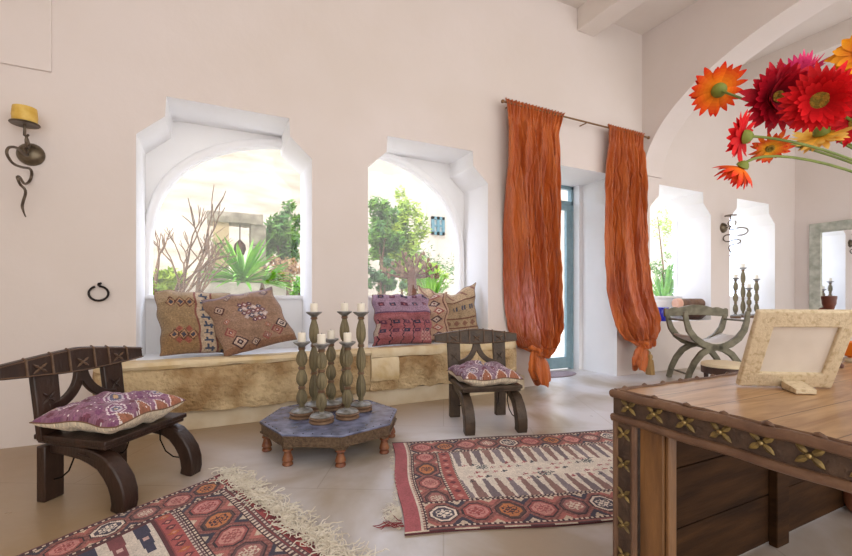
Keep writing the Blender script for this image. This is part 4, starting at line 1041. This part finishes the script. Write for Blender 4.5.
sc1 = sconce('wall_sconce', 'wrought iron snake-shaped wall sconce at the far left holding a yellow candle', -1.225, 2.155)
cy = MB().lathe([(.068, 0), (.071, .004), (.070, .03), (.073, .045), (.070, .08), (.067, .108), (.05, .102), (.02, .10)], n=28).build('candle', M['waxy'])
cy.location = (-1.225, WY-.12, 2.347); tag(cy, 'fat yellow candle on the far left wall sconce', 'candle')
sc2 = sconce('wall_sconce', 'wrought iron snake-shaped wall sconce between the two far windows, without a candle', 7.50, 2.238)
hk = thing('iron_ring', 'small black iron ring hanging on the wall right of the far left sconce', 'ring', (-.815, WY, 1.19))
MB().tube([(0, 0, 0), (0, -.03, .004), (.004, -.045, .012), (.02, -.05, .016)], .010, 8).build('staple', M['ring'], hk)
MB().tube([(math.cos(a)*.062, -.03, -.062+math.sin(a)*.056) for a in [PI*.62+i*2*PI*.93/26 for i in range(27)]], .0085, 8).build('ring', M['ring'], hk)

# ------------------------------------------------------------------ curtains
rd = thing('curtain_rod', 'thin bronze curtain rod fixed above the blue door', 'curtain rod', (4.3, 4.0, 3.35))
MB().tube([(-1.33, 0, 0), (1.17, 0, 0)], .011, 10).build('rod', M['rod'], rd)
for xx in (-1.34, 1.18): MB().ico((xx, 0, 0), .022, 2).build('finial', M['rod'], rd)
for xx in (-1.2, 0.0, 1.1): MB().tube([(xx, .13, 0), (xx, 0, 0)], .008, 8).build('bracket', M['rod'], rd)
def interp(tab, z):
    if z >= tab[0][0]: return tab[0][1:]
    for a, b in zip(tab, tab[1:]):
        if z >= b[0]:
            q = (a[0]-z)/(a[0]-b[0]); q = q*q*(3-2*q) if False else q; return tuple(a[i]*(1-q)+b[i]*q for i in range(1, len(a)))
    return tab[-1][1:]
def curtain(name, label, tab, yc, folds, seed, zt, zk, knot, tail, pink_fn):
    t = thing(name, label, 'curtain', (tab[0][1], yc, 0)); ox, oy = tab[0][1], yc
    rnd = random.Random(seed); NU, NV = 170, 110; rows = []; pink_mix = []
    ph = [rnd.uniform(0, 6) for _ in range(6)]
    for i in range(NU+1):
        u = i/NU; row = []; fr = []
        for j in range(NV+1):
            z = zt+(zk-zt)*j/NV; l, r_, bul = interp(tab, z); hd = max(0, 1-(zt-z)/.30)
            x = l+(r_-l)*u
            amp = .016*hd+(1-hd)*min(.095, .035+.06*min(1, (zt-z)/.8)); amp *= min(1, (r_-l)/.55)
            uu = u+.012*math.sin(z*2.1+ph[0])+.02*math.sin(z*1.3+u*4+ph[1])
            f = 1-2*abs(math.sin(uu*folds*PI+ph[2]+.5*math.sin(z*1.9+ph[3])))**.75; f2 = math.sin(uu*folds*2*PI*.47+ph[4]+z*.7)
            hf = 1-2*abs(math.sin(u*folds*2.6*PI))**.7
            x += (u-.5)*.05*max(0, (zt-z < .05)*(1-(zt-z)/.05)); y = yc-bul*math.sin(PI*min(1, max(0, u)))**.7 - amp*(f*.7+f2*.7)*(1-hd)-min(1, hd*1.6)*.022*hf
            y += .018*mn.noise(Vector((x*7, z*4, seed)))*(1-hd)
            if z < 1.0:                       # crumpled where the cloth is drawn up
                k = (1.0-z)/.5; y += .05*k*mn.noise(Vector((x*9, z*9, seed+3))); x += .02*k*mn.noise(Vector((x*8, z*8, seed+7)))
            row.append((x-ox, y-oy, z)); fr.append(pink_fn(u, z))
        rows.append(row); pink_mix.append(fr)
    g = MB(); g.grid(rows); n0 = len(g.v)
    # back of the balloon
    o = g.build('drape', M['silk'], t, fix=False, solid=.004); o.data.set_sharp_from_angle(angle=math.radians(170))
    at = o.data.attributes.new('pink_mix', 'FLOAT', 'POINT'); at.data.foreach_set('value', np.array(pink_mix, dtype=np.float32).ravel())
    # gathered tuck: cloth drawn in under the balloon to the knot
    kx, ky, kz = knot; l, r_, bul = interp(tab, zk); rows = []
    for i in range(NU+1):
        u = i/NU; a = rows_i = []
        p0 = Vector(g.v[i*(NV+1)+NV]); a.append(tuple(p0))
        for j in range(1, 13):
            q = j/12; ang = PI*u; tgt = Vector((kx-ox+(u-.5)*.09, ky-oy-.04*math.sin(ang), kz))
            p = p0.lerp(tgt, q); p.z = p0.z+(kz-p0.z)*q-.10*math.sin(PI*q)*math.sin(ang)**.5 ; p.y -= (.05*math.sin(PI*q)+.018*math.sin(u*40)*math.sin(PI*q))*1
            a.append(tuple(p))
        rows.append(a)
    g2 = MB(); g2.grid(rows); o2 = g2.build('tuck', M['silk'], t, fix=False, solid=.004); o2.data.set_sharp_from_angle(angle=math.radians(170))
    g3 = MB(); g3.tube([(kx-ox+.07*math.cos(a), ky-oy-.03+.06*math.sin(a), kz+.015*math.sin(2*a+1)) for a in [i*2*PI/20 for i in range(21)]], [.028+.006*math.sin(i*1.3) for i in range(21)], 8); g3.build('tie_band', M['silk'], t)
    rows = []; tx, tw, tb = tail                                     # tail below the knot
    for i in range(61):
        u = i/60; a = []
        for j in range(21):
            q = j/20; wdt = .05+(tw-.05)*math.sin(min(1, q*1.35)*PI/2)*(1-.35*q**5); an = 2*PI*u+q*.9
            x = kx-ox+(tx-kx)*q+wdt*math.cos(an)*(1+.13*math.sin(an*6+q*3)+.2*mn.noise(Vector((an*1.3, q*5, seed)))); y = ky-oy-.03+wdt*.5*math.sin(an)*(1+.35*math.sin(an*6+q*3))
            a.append((x, y, kz-(kz-tb)*q+.045*math.sin(an*2+1)*q+.012*math.sin(an*7)*q))
        rows.append(a)
    g4 = MB(); g4.grid(rows); o4 = g4.build('tail', M['silk'], t, fix=False, solid=.004); o4.data.set_sharp_from_angle(angle=math.radians(170))
    return t
tab1 = [(3.39, 3.01, 3.88, .0), (3.30, 3.01, 3.86, .01), (3.1, 3.02, 3.80, .03), (2.3, 3.03, 3.84, .05), (1.6, 3.05, 3.86, .09), (1.2, 3.05, 3.84, .12), (.95, 3.07, 3.82, .15), (.78, 3.10, 3.80, .18), (.64, 3.15, 3.74, .19), (.50, 3.24, 3.66, .15)]
cu1 = curtain('curtain', 'left orange silk curtain, knotted near the floor and pink low down', tab1, 3.99, 7, 3, 3.39, .50, (3.33, 3.90, .50), (3.42, .14, .10),
              lambda u, z: max(0, 1-abs(z-.95)/.5)*max(0, 1-abs(u-.22)/.3)*1.6)
tab2 = [(3.39, 4.68, 5.38, .0), (3.30, 4.68, 5.36, .01), (3.1, 4.68, 5.32, .03), (2.3, 4.63, 5.40, .05), (1.6, 4.60, 5.45, .09), (1.2, 4.62, 5.48, .12), (.95, 4.68, 5.56, .15), (.78, 4.74, 5.58, .19), (.64, 4.82, 5.56, .20), (.52, 4.94, 5.46, .16)]
cu2 = curtain('curtain', 'right orange silk curtain, gathered with a gold tassel beside the arch', tab2, 3.99, 6, 8, 3.39, .52, (5.16, 3.88, .49), (5.08, .13, .15),
              lambda u, z: .35*max(0, 1-abs(z-1.0)/.7)*max(0, 1-abs(u-.4)/.35))
for o in (cu1, cu2): o['group'] = 'orange silk curtains'
ta = thing('tassel', 'gold silk tassel hanging from the knot of the right curtain', 'tassel', (5.20, 3.77, .32))
MB().tube([(-.06, .10, .11), (-.03, .04, .10), (0, 0, .04), (0, 0, 0)], .008, 8).build('cord', M['tassel'], ta)
MB().lathe([(.01, .02), (.028, .01), (.035, -.02), (.028, -.045), (.024, -.05)], n=20).build('tassel_head', M['tassel'], ta)
MB().lathe([(.024, -.05), (.038, -.06), (.05, -.15), (.058, -.25), (.05, -.255), (.02, -.24)], n=48, flute=(16, .2, {1, 2, 3, 4})).build('tassel_skirt', M['tassel'], ta)
bpy.context.view_layer.update()

# doormat
dm = MB().lathe([(.36, 0), (.37, .006), (.36, .014), (.2, .016), (.02, .016)], n=40).build('doormat', M['mat'])
dm.scale = (1.0, .55, 1); dm.location = (4.30, 4.60, .001); tag(dm, 'rounded grey-pink doormat in front of the blue door', 'doormat')

# ------------------------------------------------------------------ savonarola chair beyond the arch
sv = thing('folding_x_chair', 'grey-green curved X-frame armchair below the far windows', 'chair', (5.57, 3.78, 0))
wd = Vector((.87, -.5, 0)); wd.normalize(); fd = Vector((-.5, -.87, 0)).normalized(); WS, DS = .76, .45
def SP(a, b, z): p = wd*a*WS+fd*b*DS; return (p.x, p.y, z)
zc = .47
for f in (0, 1):
    up = [(0.0, .92 if f else .86), (.015, .80), (.06, .68), (.15, .58), (.28, .505), (.42, .47), (.5, .465)]
    lo = [(.5, .465), (.38, .44), (.26, .38), (.15, .27), (.07, .14), (.02, 0)]
    for s in (0, 1):
        m = lambda a: (1-a) if s else a
        MB().tube([SP(m(a), f, z) for a, z in up], [.7, .85, 1, 1.1, 1.15, 1.1, 1.1], flat=(.042, .072), up=tuple(fd)).build('arm_curve', M['green'], sv, bevel=.006)
        MB().tube([SP(m(a), f, z) for a, z in lo], [1.1, 1.1, 1.05, 1, .95, .9], flat=(.042, .072), up=tuple(fd)).build('leg', M['green'], sv, bevel=.006)
for s in (.04, .96): MB().tube([SP(s, 0, .12), SP(s, 1, .12)], .011, 8).build('stretcher', M['green'], sv)
for s in (.02, .98): MB().tube([SP(s, 0, .80), SP(s, 1, .80)], .013, 8).build('arm_rod', M['green'], sv)
MB().tube([SP(.5, 0, .465), SP(.5, 1, .465)], .022, 10).build('pivot_rod', M['green'], sv)
g = MB(); prof = []; NB = 40
for i in range(NB+1):
    a = -.05+1.10*i/NB; e = abs(2*i/NB-1); zt_ = .95+.045*math.cos(min(1, e/.55)*PI/2)**1 if e < .55 else .95+.012*math.sin((e-.55)/.45*PI*2)
    if e > .9: zt_ = .965-.03*(e-.9)*10
    prof.append((a, .845+.01*math.cos(e*PI), zt_))
vs = []; fs = []
for (a, zb, z_) in prof:
    for (z, o_) in ((zb, -.07), (z_, -.07), (z_, .02), (zb, .02)): q = Vector(SP(a, 0, z))+fd*o_*.5; vs.append(tuple(q))
for i in range(NB):
    for k in range(4): fs.append((i*4+k, i*4+(k+1) % 4, (i+1)*4+(k+1) % 4, (i+1)*4+k))
fs += [(0, 1, 2, 3), (NB*4+3, NB*4+2, NB*4+1, NB*4)]
g.add(vs, fs); g.build('backrest_rail', M['green'], sv, bevel=.005)
rows = []
for i in range(21):
    a = .1+.8*i/20; z = .50+.16*(abs(2*a-1))**2; rows.append([SP(a, b, z-.01*math.sin(b*PI)) for b in (0, .25, .5, .75, 1)])
g = MB(); g.grid(rows); g.build('seat', M['seatcloth'], sv, solid=.03)

# pouf
pu = thing('round_stool', 'low round stool with a cream upholstered top beside the X-frame armchair', 'stool', (5.38, 2.94, 0))
MB().lathe([(.10, .33), (.2, .332), (.235, .32), (.243, .295), (.238, .285)], n=36).build('seat', M['cream'], pu)
MB().lathe([(.21, .20), (.238, .205), (.24, .285), (.2, .288)], n=36).build('seat_frame', M['darkbowl'], pu)
for k in range(4):
    a = PI/4+k*PI/2; MB().lathe([(.016, 0), (.02, .01), (.015, .04), (.022, .12), (.026, .2), (.02, .21)], (.19*math.cos(a), .19*math.sin(a), 0), n=14).build('leg', M['darkbowl'], pu)

# things on the sill of window 3
p = at_y(661.5, 320, 4.25)
bg = MB().lathe([(.06, 0), (.075, .005), (.10, .04), (.112, .11), (.105, .17), (.095, .19), (.108, .212), (.102, .214), (.088, .19), (.098, .16), (.10, .1), (.06, .02)], n=32).build('glass_vase', M['blueglass'])
bg.location = (p.x, p.y, .73); tag(bg, 'cobalt blue glass vase on the window sill behind the right curtain', 'vase')
p = at_y(693, 320, 4.34)
bw = MB().lathe([(.08, 0), (.12, .01), (.18, .07), (.205, .15), (.205, .19), (.195, .19), (.19, .15), (.16, .07), (.05, .03)], n=36).build('wooden_bowl', M['darkbowl'])
bw.location = (p.x, p.y, .73); tag(bw, 'dark brown round bowl on the window sill behind the X-frame armchair', 'bowl')
rl = thing('leather_bolster', 'rolled brown leather bolster with a pink end, resting across the dark bowl', 'cushion', (p.x-.03, p.y, .995)); rl.rotation_euler = (0, 0, R(-14))
rx = Matrix.Rotation(PI/2, 3, 'Y')
MB().lathe([(.06, -.26), (.076, -.25), (.08, -.22), (.08, -.09), (.0765, -.085), (.08, -.08), (.08, .08), (.0765, .085), (.08, .09), (.08, .22), (.076, .25), (.06, .26)], n=28, rot=rx).build('roll', M['leather'], rl)
MB().lathe([(.066, -.33), (.078, -.32), (.083, -.28), (.0825, -.235)], n=28, rot=rx).build('roll_end', M['rollend'], rl)

# ------------------------------------------------------------------ mirror on the right wall
mr_ = thing('mirror', 'large mirror in a silvery green frame on the far right wall', 'mirror', (XR, 3.0, .70))
ya, yb, za, zb = -1.1, .887, 0, 1.73
def mring(o, i, x0_, x1_):
    g = MB(); O = [(o[0], o[1]), (o[2], o[1]), (o[2], o[3]), (o[0], o[3])]; I = [(i[0], i[1]), (i[2], i[1]), (i[2], i[3]), (i[0], i[3])]
    vs = [(0, a, b) for a, b in O]+[(0, a, b) for a, b in I]+[(x0_, a, b) for a, b in O]+[(x1_, a, b) for a, b in I]; fs = []
    for k in range(4):
        j = (k+1) % 4; fs += [(k, j, 4+j, 4+k), (8+k, 12+k, 12+j, 8+j), (k, 8+k, 8+j, j), (4+k, 4+j, 12+j, 12+k)]
    return g.add(vs, fs)
mring((ya, za, yb, zb), (ya+.15, za+.15, yb-.15, zb-.15), -.075, -.03).build('frame', M['greenlight'], mr_, bevel=.006)
mring((ya+.145, za+.145, yb-.145, zb-.145), (ya+.17, za+.17, yb-.17, zb-.17), -.045, -.028).build('inner_slip', M['greenlight'], mr_, bevel=.003)
MB().b2((-.022, ya+.15, za+.15), (-.012, yb-.15, zb-.15)).build('mirror_glass', M['mirror'], mr_, smooth=False)

# ------------------------------------------------------------------ outside
struct(MB().b2((-25, 4.97, -.25), (35, 30, -.12)).build('ground', M['gravel'], smooth=False), 'pale gravel ground of the garden')
fc = thing('stone_facade', 'pale limestone house wall closing the garden behind the windows', 'building', (2, 13, -.12))
MB().b2((-14, 0, 0), (1.6, .5, 6.4)).build('wall', M['facade'], fc, smooth=False)
MB().b2((1.6, 3.0, 0), (22, 3.5, 7)).build('wall', M['farwall'], fc, smooth=False)
MB().b2((1.2, 0, 0), (1.6, 3.4, 6.4)).build('wall', M['facade'], fc, smooth=False)
def hwin(x, y, z, w_, h_):
    g = MB(); g.b2((x-w_/2, y-.08, z), (x-w_/2+.12, y, z+h_)); g.b2((x+w_/2-.12, y-.08, z), (x+w_/2, y, z+h_)); g.b2((x-w_/2, y-.08, z), (x+w_/2, y, z+.12)); g.b2((x-w_/2, y-.08, z+h_-.12), (x+w_/2, y, z+h_))
    g.b2((x-.06, y-.08, z), (x+.06, y, z+h_)); g.b2((x-w_/2, y-.07, z+h_/2-.04), (x+w_/2, y, z+h_/2+.04))
    o = g.build('window', M['shutter'], fc); MB().b2((x-w_/2+.1, y-.03, z+.1), (x+w_/2-.1, y-.02, z+h_-.1)).build('pane', M['shutterpane'], o, smooth=False)
p = at_y(437.5, 235, 16.0); q = at_y(437.5, 217, 16.0)
hwin(p.x-2, 3.0, p.z+.12, .62, q.z-p.z)
# ruined stone gate with its lintel
rg = thing('stone_gateway', 'old stone gateway with a flat lintel seen through the first window', 'gateway', (0, 0, 0))
YG = 8.0
def gx(px): return at_y(px, 250, YG).x
def gz(px, py): return at_y(px, py, YG).z
zl, zl2 = gz(240, 223), gz(240, 213)
rowsz = [-.12, .35, .8, 1.2, 1.6, 2.0, zl]
for i in range(6):
    a, b = gx(213), gx(229); off = (.05 if i % 2 else 0)
    ob_ = rough_block(a-.0, b+.0, YG, YG, YG+.45, rowsz[i]+.01, rowsz[i+1]-.005, amp=.03, seed=i*3, res=.12).build('block', M['ruin2'] if i % 3 else M['ruin'], rg)
    if i < 4:
        a, b = gx(198)+off, gx(213); rough_block(a, b, YG-.05, YG-.05, YG+.4, rowsz[i]+.01, rowsz[i+1]-.005, amp=.04, seed=i*7, res=.12).build('block', M['ruin'] if i % 2 else M['ruin2'], rg)
    a, b = gx(251), gx(266); rough_block(a, b, YG, YG, YG+.45, rowsz[i]+.01, rowsz[i+1]-.005, amp=.03, seed=i*5, res=.12).build('block', M['ruin'] if i % 3 else M['ruin2'], rg)
rough_block(gx(207), gx(263), YG-.05, YG-.05, YG+.5, zl, zl2, amp=.04, seed=30, res=.12).build('lintel', M['ruin'], rg)
ln_ = thing('hanging_lantern', 'small rusty lantern hanging in the stone gateway', 'lantern', (gx(240.5), YG+.2, gz(240, 222)))
MB().tube([(0, 0, 0), (0, 0, -.28)], .01, 6).build('chain', M['iron'], ln_)
MB().lathe([(.01, -.28), (.06, -.33), (.09, -.37), (.10, -.45), (.07, -.54), (.02, -.6)], n=12).build('body', M['rust'], ln_)
# low garden wall
gw = MB().b2((-6, 7.15, -.12), (1.02, 7.4, 1.32)).build('garden_wall', M['facade'], smooth=False)
tag(gw, 'low pale garden wall below the yucca outside the first window', 'wall')
def foliage(name, label, m, c, rad, n, size, group='garden shrubs', trunk=4, seed=0, cat='shrub'):
    rnd = random.Random(seed); g = MB(); c = Vector(c)
    cl = [Vector((rnd.gauss(0, .42)*rad[0], rnd.gauss(0, .42)*rad[1], rnd.gauss(0, .42)*rad[2])) for _ in range(34)]
    for i in range(n):
        b = rnd.choice(cl); d = Vector((rnd.gauss(0, 1), rnd.gauss(0, 1), rnd.gauss(0, 1))).normalized()
        p = b+Vector((d.x*rad[0], d.y*rad[1], d.z*rad[2]))*.30*rnd.random()**.4
        if c.z+p.z < -.1: p.z = -.1-c.z+rnd.random()*.3
        a = Vector((rnd.gauss(0, 1), rnd.gauss(0, 1), rnd.gauss(0, .7))).normalized(); b2 = a.orthogonal().normalized(); s = size*rnd.uniform(.6, 1.3)
        g.add([p-a*s, p+b2*s*.35, p+a*s, p-b2*s*.35], [(0, 1, 2, 3)])
    t = thing(name, label, cat, c, group=group); g.build('foliage', m, t, smooth=False, fix=False)
    tr_ = MB(); H0 = c.z+.12
    for k in range(trunk): tr_.tube([(rnd.uniform(-.06, .06), 0, -H0), (rnd.uniform(-.1, .1)*rad[0]*3, rnd.uniform(-.1, .1), -H0*.4), (rnd.uniform(-.6, .6)*rad[0], rnd.uniform(-.4, .4)*rad[1], rad[2]*.4)], [.04, .03, .01], 6)
    tr_.build('trunk', M['bark'], t); return t
def bush(px, py, Y, wpx, hpx, m, label, seed, n=1500, size=.07, **kw):
    c = at_y(px, py, Y); sc = (c.x*S+c.y*C)/FPX
    return foliage('garden_shrub', label, M[m], c, (wpx/2*sc, min(wpx/2*sc, 1.0), hpx/2*sc), n, size, seed=seed, **kw)
bush(284, 238, 8.6, 42, 62, 'leaf', 'green bushy shrub right of the stone gateway', 1, 3400, .075)
bush(286, 268, 8.0, 38, 40, 'dryleaf', 'shrub with dry pinkish-tan leaves below the green shrub by the gateway', 2, 700, .06)
bush(166, 282, 6.7, 34, 20, 'leaf2', 'low yellow-green hedge plant at the left of the first window', 3, 900, .06)
bush(299, 288, 6.9, 12, 24, 'blade', 'bright green plant at the right edge of the first window', 4, 250, .06)
bush(380, 235, 9.0, 34, 66, 'leaf', 'tall green bush at the left of the second window', 5, 3200, .085)
bush(405, 248, 9.6, 44, 90, 'leaf2', 'tall yellow-green bush in the middle of the second window', 6, 4200, .08)
bush(425, 275, 8.4, 40, 34, 'leaf2', 'yellow-green shrub behind the rusty metal tree', 7, 1600, .06)
bush(385, 280, 7.6, 32, 28, 'leaf3', 'dark green shrub low in the second window', 8, 1600, .06)
bush(664, 225, 9.5, 26, 40, 'leaf2', 'pale leafy bush high in the window beside the right curtain', 9, 350, .06, trunk=1)
bush(667, 278, 8.0, 34, 40, 'leaf', 'low green bush in the window beside the right curtain', 10, 900, .07)
def blades(name, label, m, c, n, L, w_, seed, el=(.3, 1.5), az=None, cat='plant', group=None):
    rnd = random.Random(seed); g = MB()
    for i in range(n):
        a = rnd.uniform(*(az or (0, 2*PI))); e = rnd.uniform(*el); l = L*rnd.uniform(.7, 1.1); d = Vector((math.cos(a), math.sin(a), 0)); rows = []
        s = Vector((-math.sin(a), math.cos(a), 0))
        for k in range(7):
            q = k/6; p = d*l*q*math.cos(e)+Vector((0, 0, l*q*math.sin(e)-.35*l*q*q*math.cos(e))); ww = w_*(1-q)**.7*(.5+q)*1.2 if q > 0 else w_*.5
            rows.append([p-s*ww, p+Vector((0, 0, -ww*.4)), p+s*ww])
        g.grid(rows)
    t = thing(name, label, cat, c, group=group); g.build('blades', m, t, fix=False)
    MB().lathe([(.06, -.4), (.07, -.1), (.05, .05)], n=10).build('stem', M['bark'], t); return t
p = at_y(243, 283, 7.27); blades('yucca', 'spiky bright green yucca standing before the stone gateway', M['blade'], (p.x, 7.27, 1.33), 110, 1.0, .038, 1, el=(.15, 1.1))
p = at_y(262, 284, 7.2); blades('yucca', 'smaller spiky yucca spreading right of the main one', M['blade'], (p.x, 7.2, 1.3), 45, .70, .026, 2, el=(.1, .9), az=(-1.2, 1.2))
p = at_y(432, 292, 7.8); blades('grass_clump', 'upright bright green grass clump right of the rusty metal tree', M['blade'], (p.x, 7.8, -.1+.9), 80, 1.1, .018, 3, el=(1.0, 1.5))
p = at_y(664, 288, 7.6); blades('palm', 'green palm fronds outside the window beside the right curtain', M['palm'], (p.x, 7.6, .8), 60, 1.5, .035, 4, el=(.4, 1.4))
def branchy(name, label, m, c, H0, seed, r0=.07, lv=4, spread=.5, cat='tree', stems=3, leaf=None):
    rnd = random.Random(seed); g = MB(); tips = []
    def go(p, d, L, r, k):
        n = 4; pts = [p]; q = p.copy(); dd = d.copy()
        for i in range(n):
            dd = (dd+Vector((rnd.gauss(0, .13), rnd.gauss(0, .13), rnd.gauss(.02, .08)))).normalized(); q = q+dd*L/n; pts.append(q.copy())
        g.tube(pts, [r*(1-.35*i/n) for i in range(n+1)], 5); tips.append(q)
        if k > 0:
            for _ in range(rnd.choice((2, 3))):
                e = (dd+Vector((rnd.gauss(0, spread), rnd.gauss(0, spread), rnd.gauss(.05, spread*.6)))).normalized(); go(q, e, L*rnd.uniform(.6, .85), r*.62, k-1)
    for _ in range(stems): go(Vector((rnd.uniform(-.05, .05), 0, 0)), Vector((rnd.gauss(0, .18), rnd.gauss(0, .15), 1)).normalized(), H0*.36, r0, lv)
    t = thing(name, label, cat, c); g.build('branches', m, t); return t, tips
p = at_y(171, 290, 6.3); branchy('bare_tree', 'bare grey-brown branching tree at the left of the first window', M['bark'], (p.x, 6.3, -.12), 2.2, 17, .045, 4, .22)
# rusty metal tree with cut-out leaves
p = at_y(411.5, 295, 6.6); mt = thing('metal_tree', 'rusty metal tree sculpture with leaf shapes on its branches', 'sculpture', (p.x, 6.6, -.12))
zt0 = 1.45
MB().tube([(0, 0, 0), (0, 0, .9), (.02, 0, 1.25), (0, 0, 1.6), (-.01, 0, 1.75)], [.10, .085, .075, .08, .05], 10).build('trunk', M['rust'], mt)
rnd = random.Random(5)
for k in range(9):
    a = -1.35+2.7*k/8; L = rnd.uniform(.42, .62); e = Vector((math.sin(a)*L, rnd.uniform(-.1, .1), math.cos(a)*L*.75)); b0 = Vector((0, 0, 1.55))
    g = MB(); g.tube([b0, b0+e*.5+Vector((0, 0, -.03)), b0+e], [.03, .02, .012], 6); br_ = g.build('branch', M['rust'], mt); lf = MB()
    for j in range(7):
        q = b0+e*(.35+.1*j)+Vector((rnd.uniform(-.07, .07), rnd.uniform(-.04, .04), rnd.uniform(-.06, .06))); lf.ico(q, .036, 1, (1, .3, 1.2))
    lf.build('leaf', M['bark'], br_)
# tall thin pines behind the second window
p = at_y(430, 285, 11.5)
t_, tips = branchy('pine_tree', 'tall thin pine with clumped needles behind the second window', M['bark'], (p.x, 11.5, -.12), 3.6, 21, .09, 1, .35, stems=2)
g = MB(); rnd = random.Random(3)
for q in tips:
    for i in range(120):
        d = Vector((rnd.gauss(0, .3), rnd.gauss(0, .3), rnd.gauss(0, .16))); a = Vector((rnd.gauss(0, 1), rnd.gauss(0, 1), rnd.gauss(0, 1))).normalized(); b2 = a.orthogonal()*.2
        pp = q+d+Vector((0, 0, .2)); g.add([pp-a*.08, pp+b2*.08, pp+a*.08, pp-b2*.08], [(0, 1, 2, 3)])
g.build('needles', M['leaf3'], t_, smooth=False, fix=False)

# ------------------------------------------------------------------ light
wd_ = bpy.data.worlds.new('sky'); scn.world = wd_; wd_.use_nodes = True; nt = wd_.node_tree; bgn = nt.nodes['Background']
tcn = nt.nodes.new('ShaderNodeTexCoord'); sp = nt.nodes.new('ShaderNodeSeparateXYZ'); nt.links.new(tcn.outputs['Generated'], sp.inputs[0])
mrn = nt.nodes.new('ShaderNodeMapRange'); mrn.inputs['From Min'].default_value = -.5; mrn.inputs['From Max'].default_value = .5; nt.links.new(sp.outputs['Y'], mrn.inputs['Value'])
mxn = nt.nodes.new('ShaderNodeMix'); mxn.data_type = 'RGBA'; nt.links.new(mrn.outputs['Result'], mxn.inputs['Factor'])
mxn.inputs[6].default_value = (1.0, .955, .91, 1); mxn.inputs[7].default_value = (1.75, 1.95, 2.4, 1); nt.links.new(mxn.outputs[2], bgn.inputs['Color'])
bgn.inputs['Strength'].default_value = 1.6
sun = bpy.data.lights.new('sun', 'SUN'); sun.energy = 2.3; sun.angle = R(2); sun.color = (1, .97, .93); so = bpy.data.objects.new('sun', sun); COL.objects.link(so)
so.rotation_euler = Vector((-.55, -.45, 1.0)).to_track_quat('Z', 'Y').to_euler()
vs_ = scn.view_settings; vs_.view_transform = 'Standard'; vs_.look = 'None'; vs_.gamma = 1; vs_.use_curve_mapping = False; vs_.exposure = 0.36
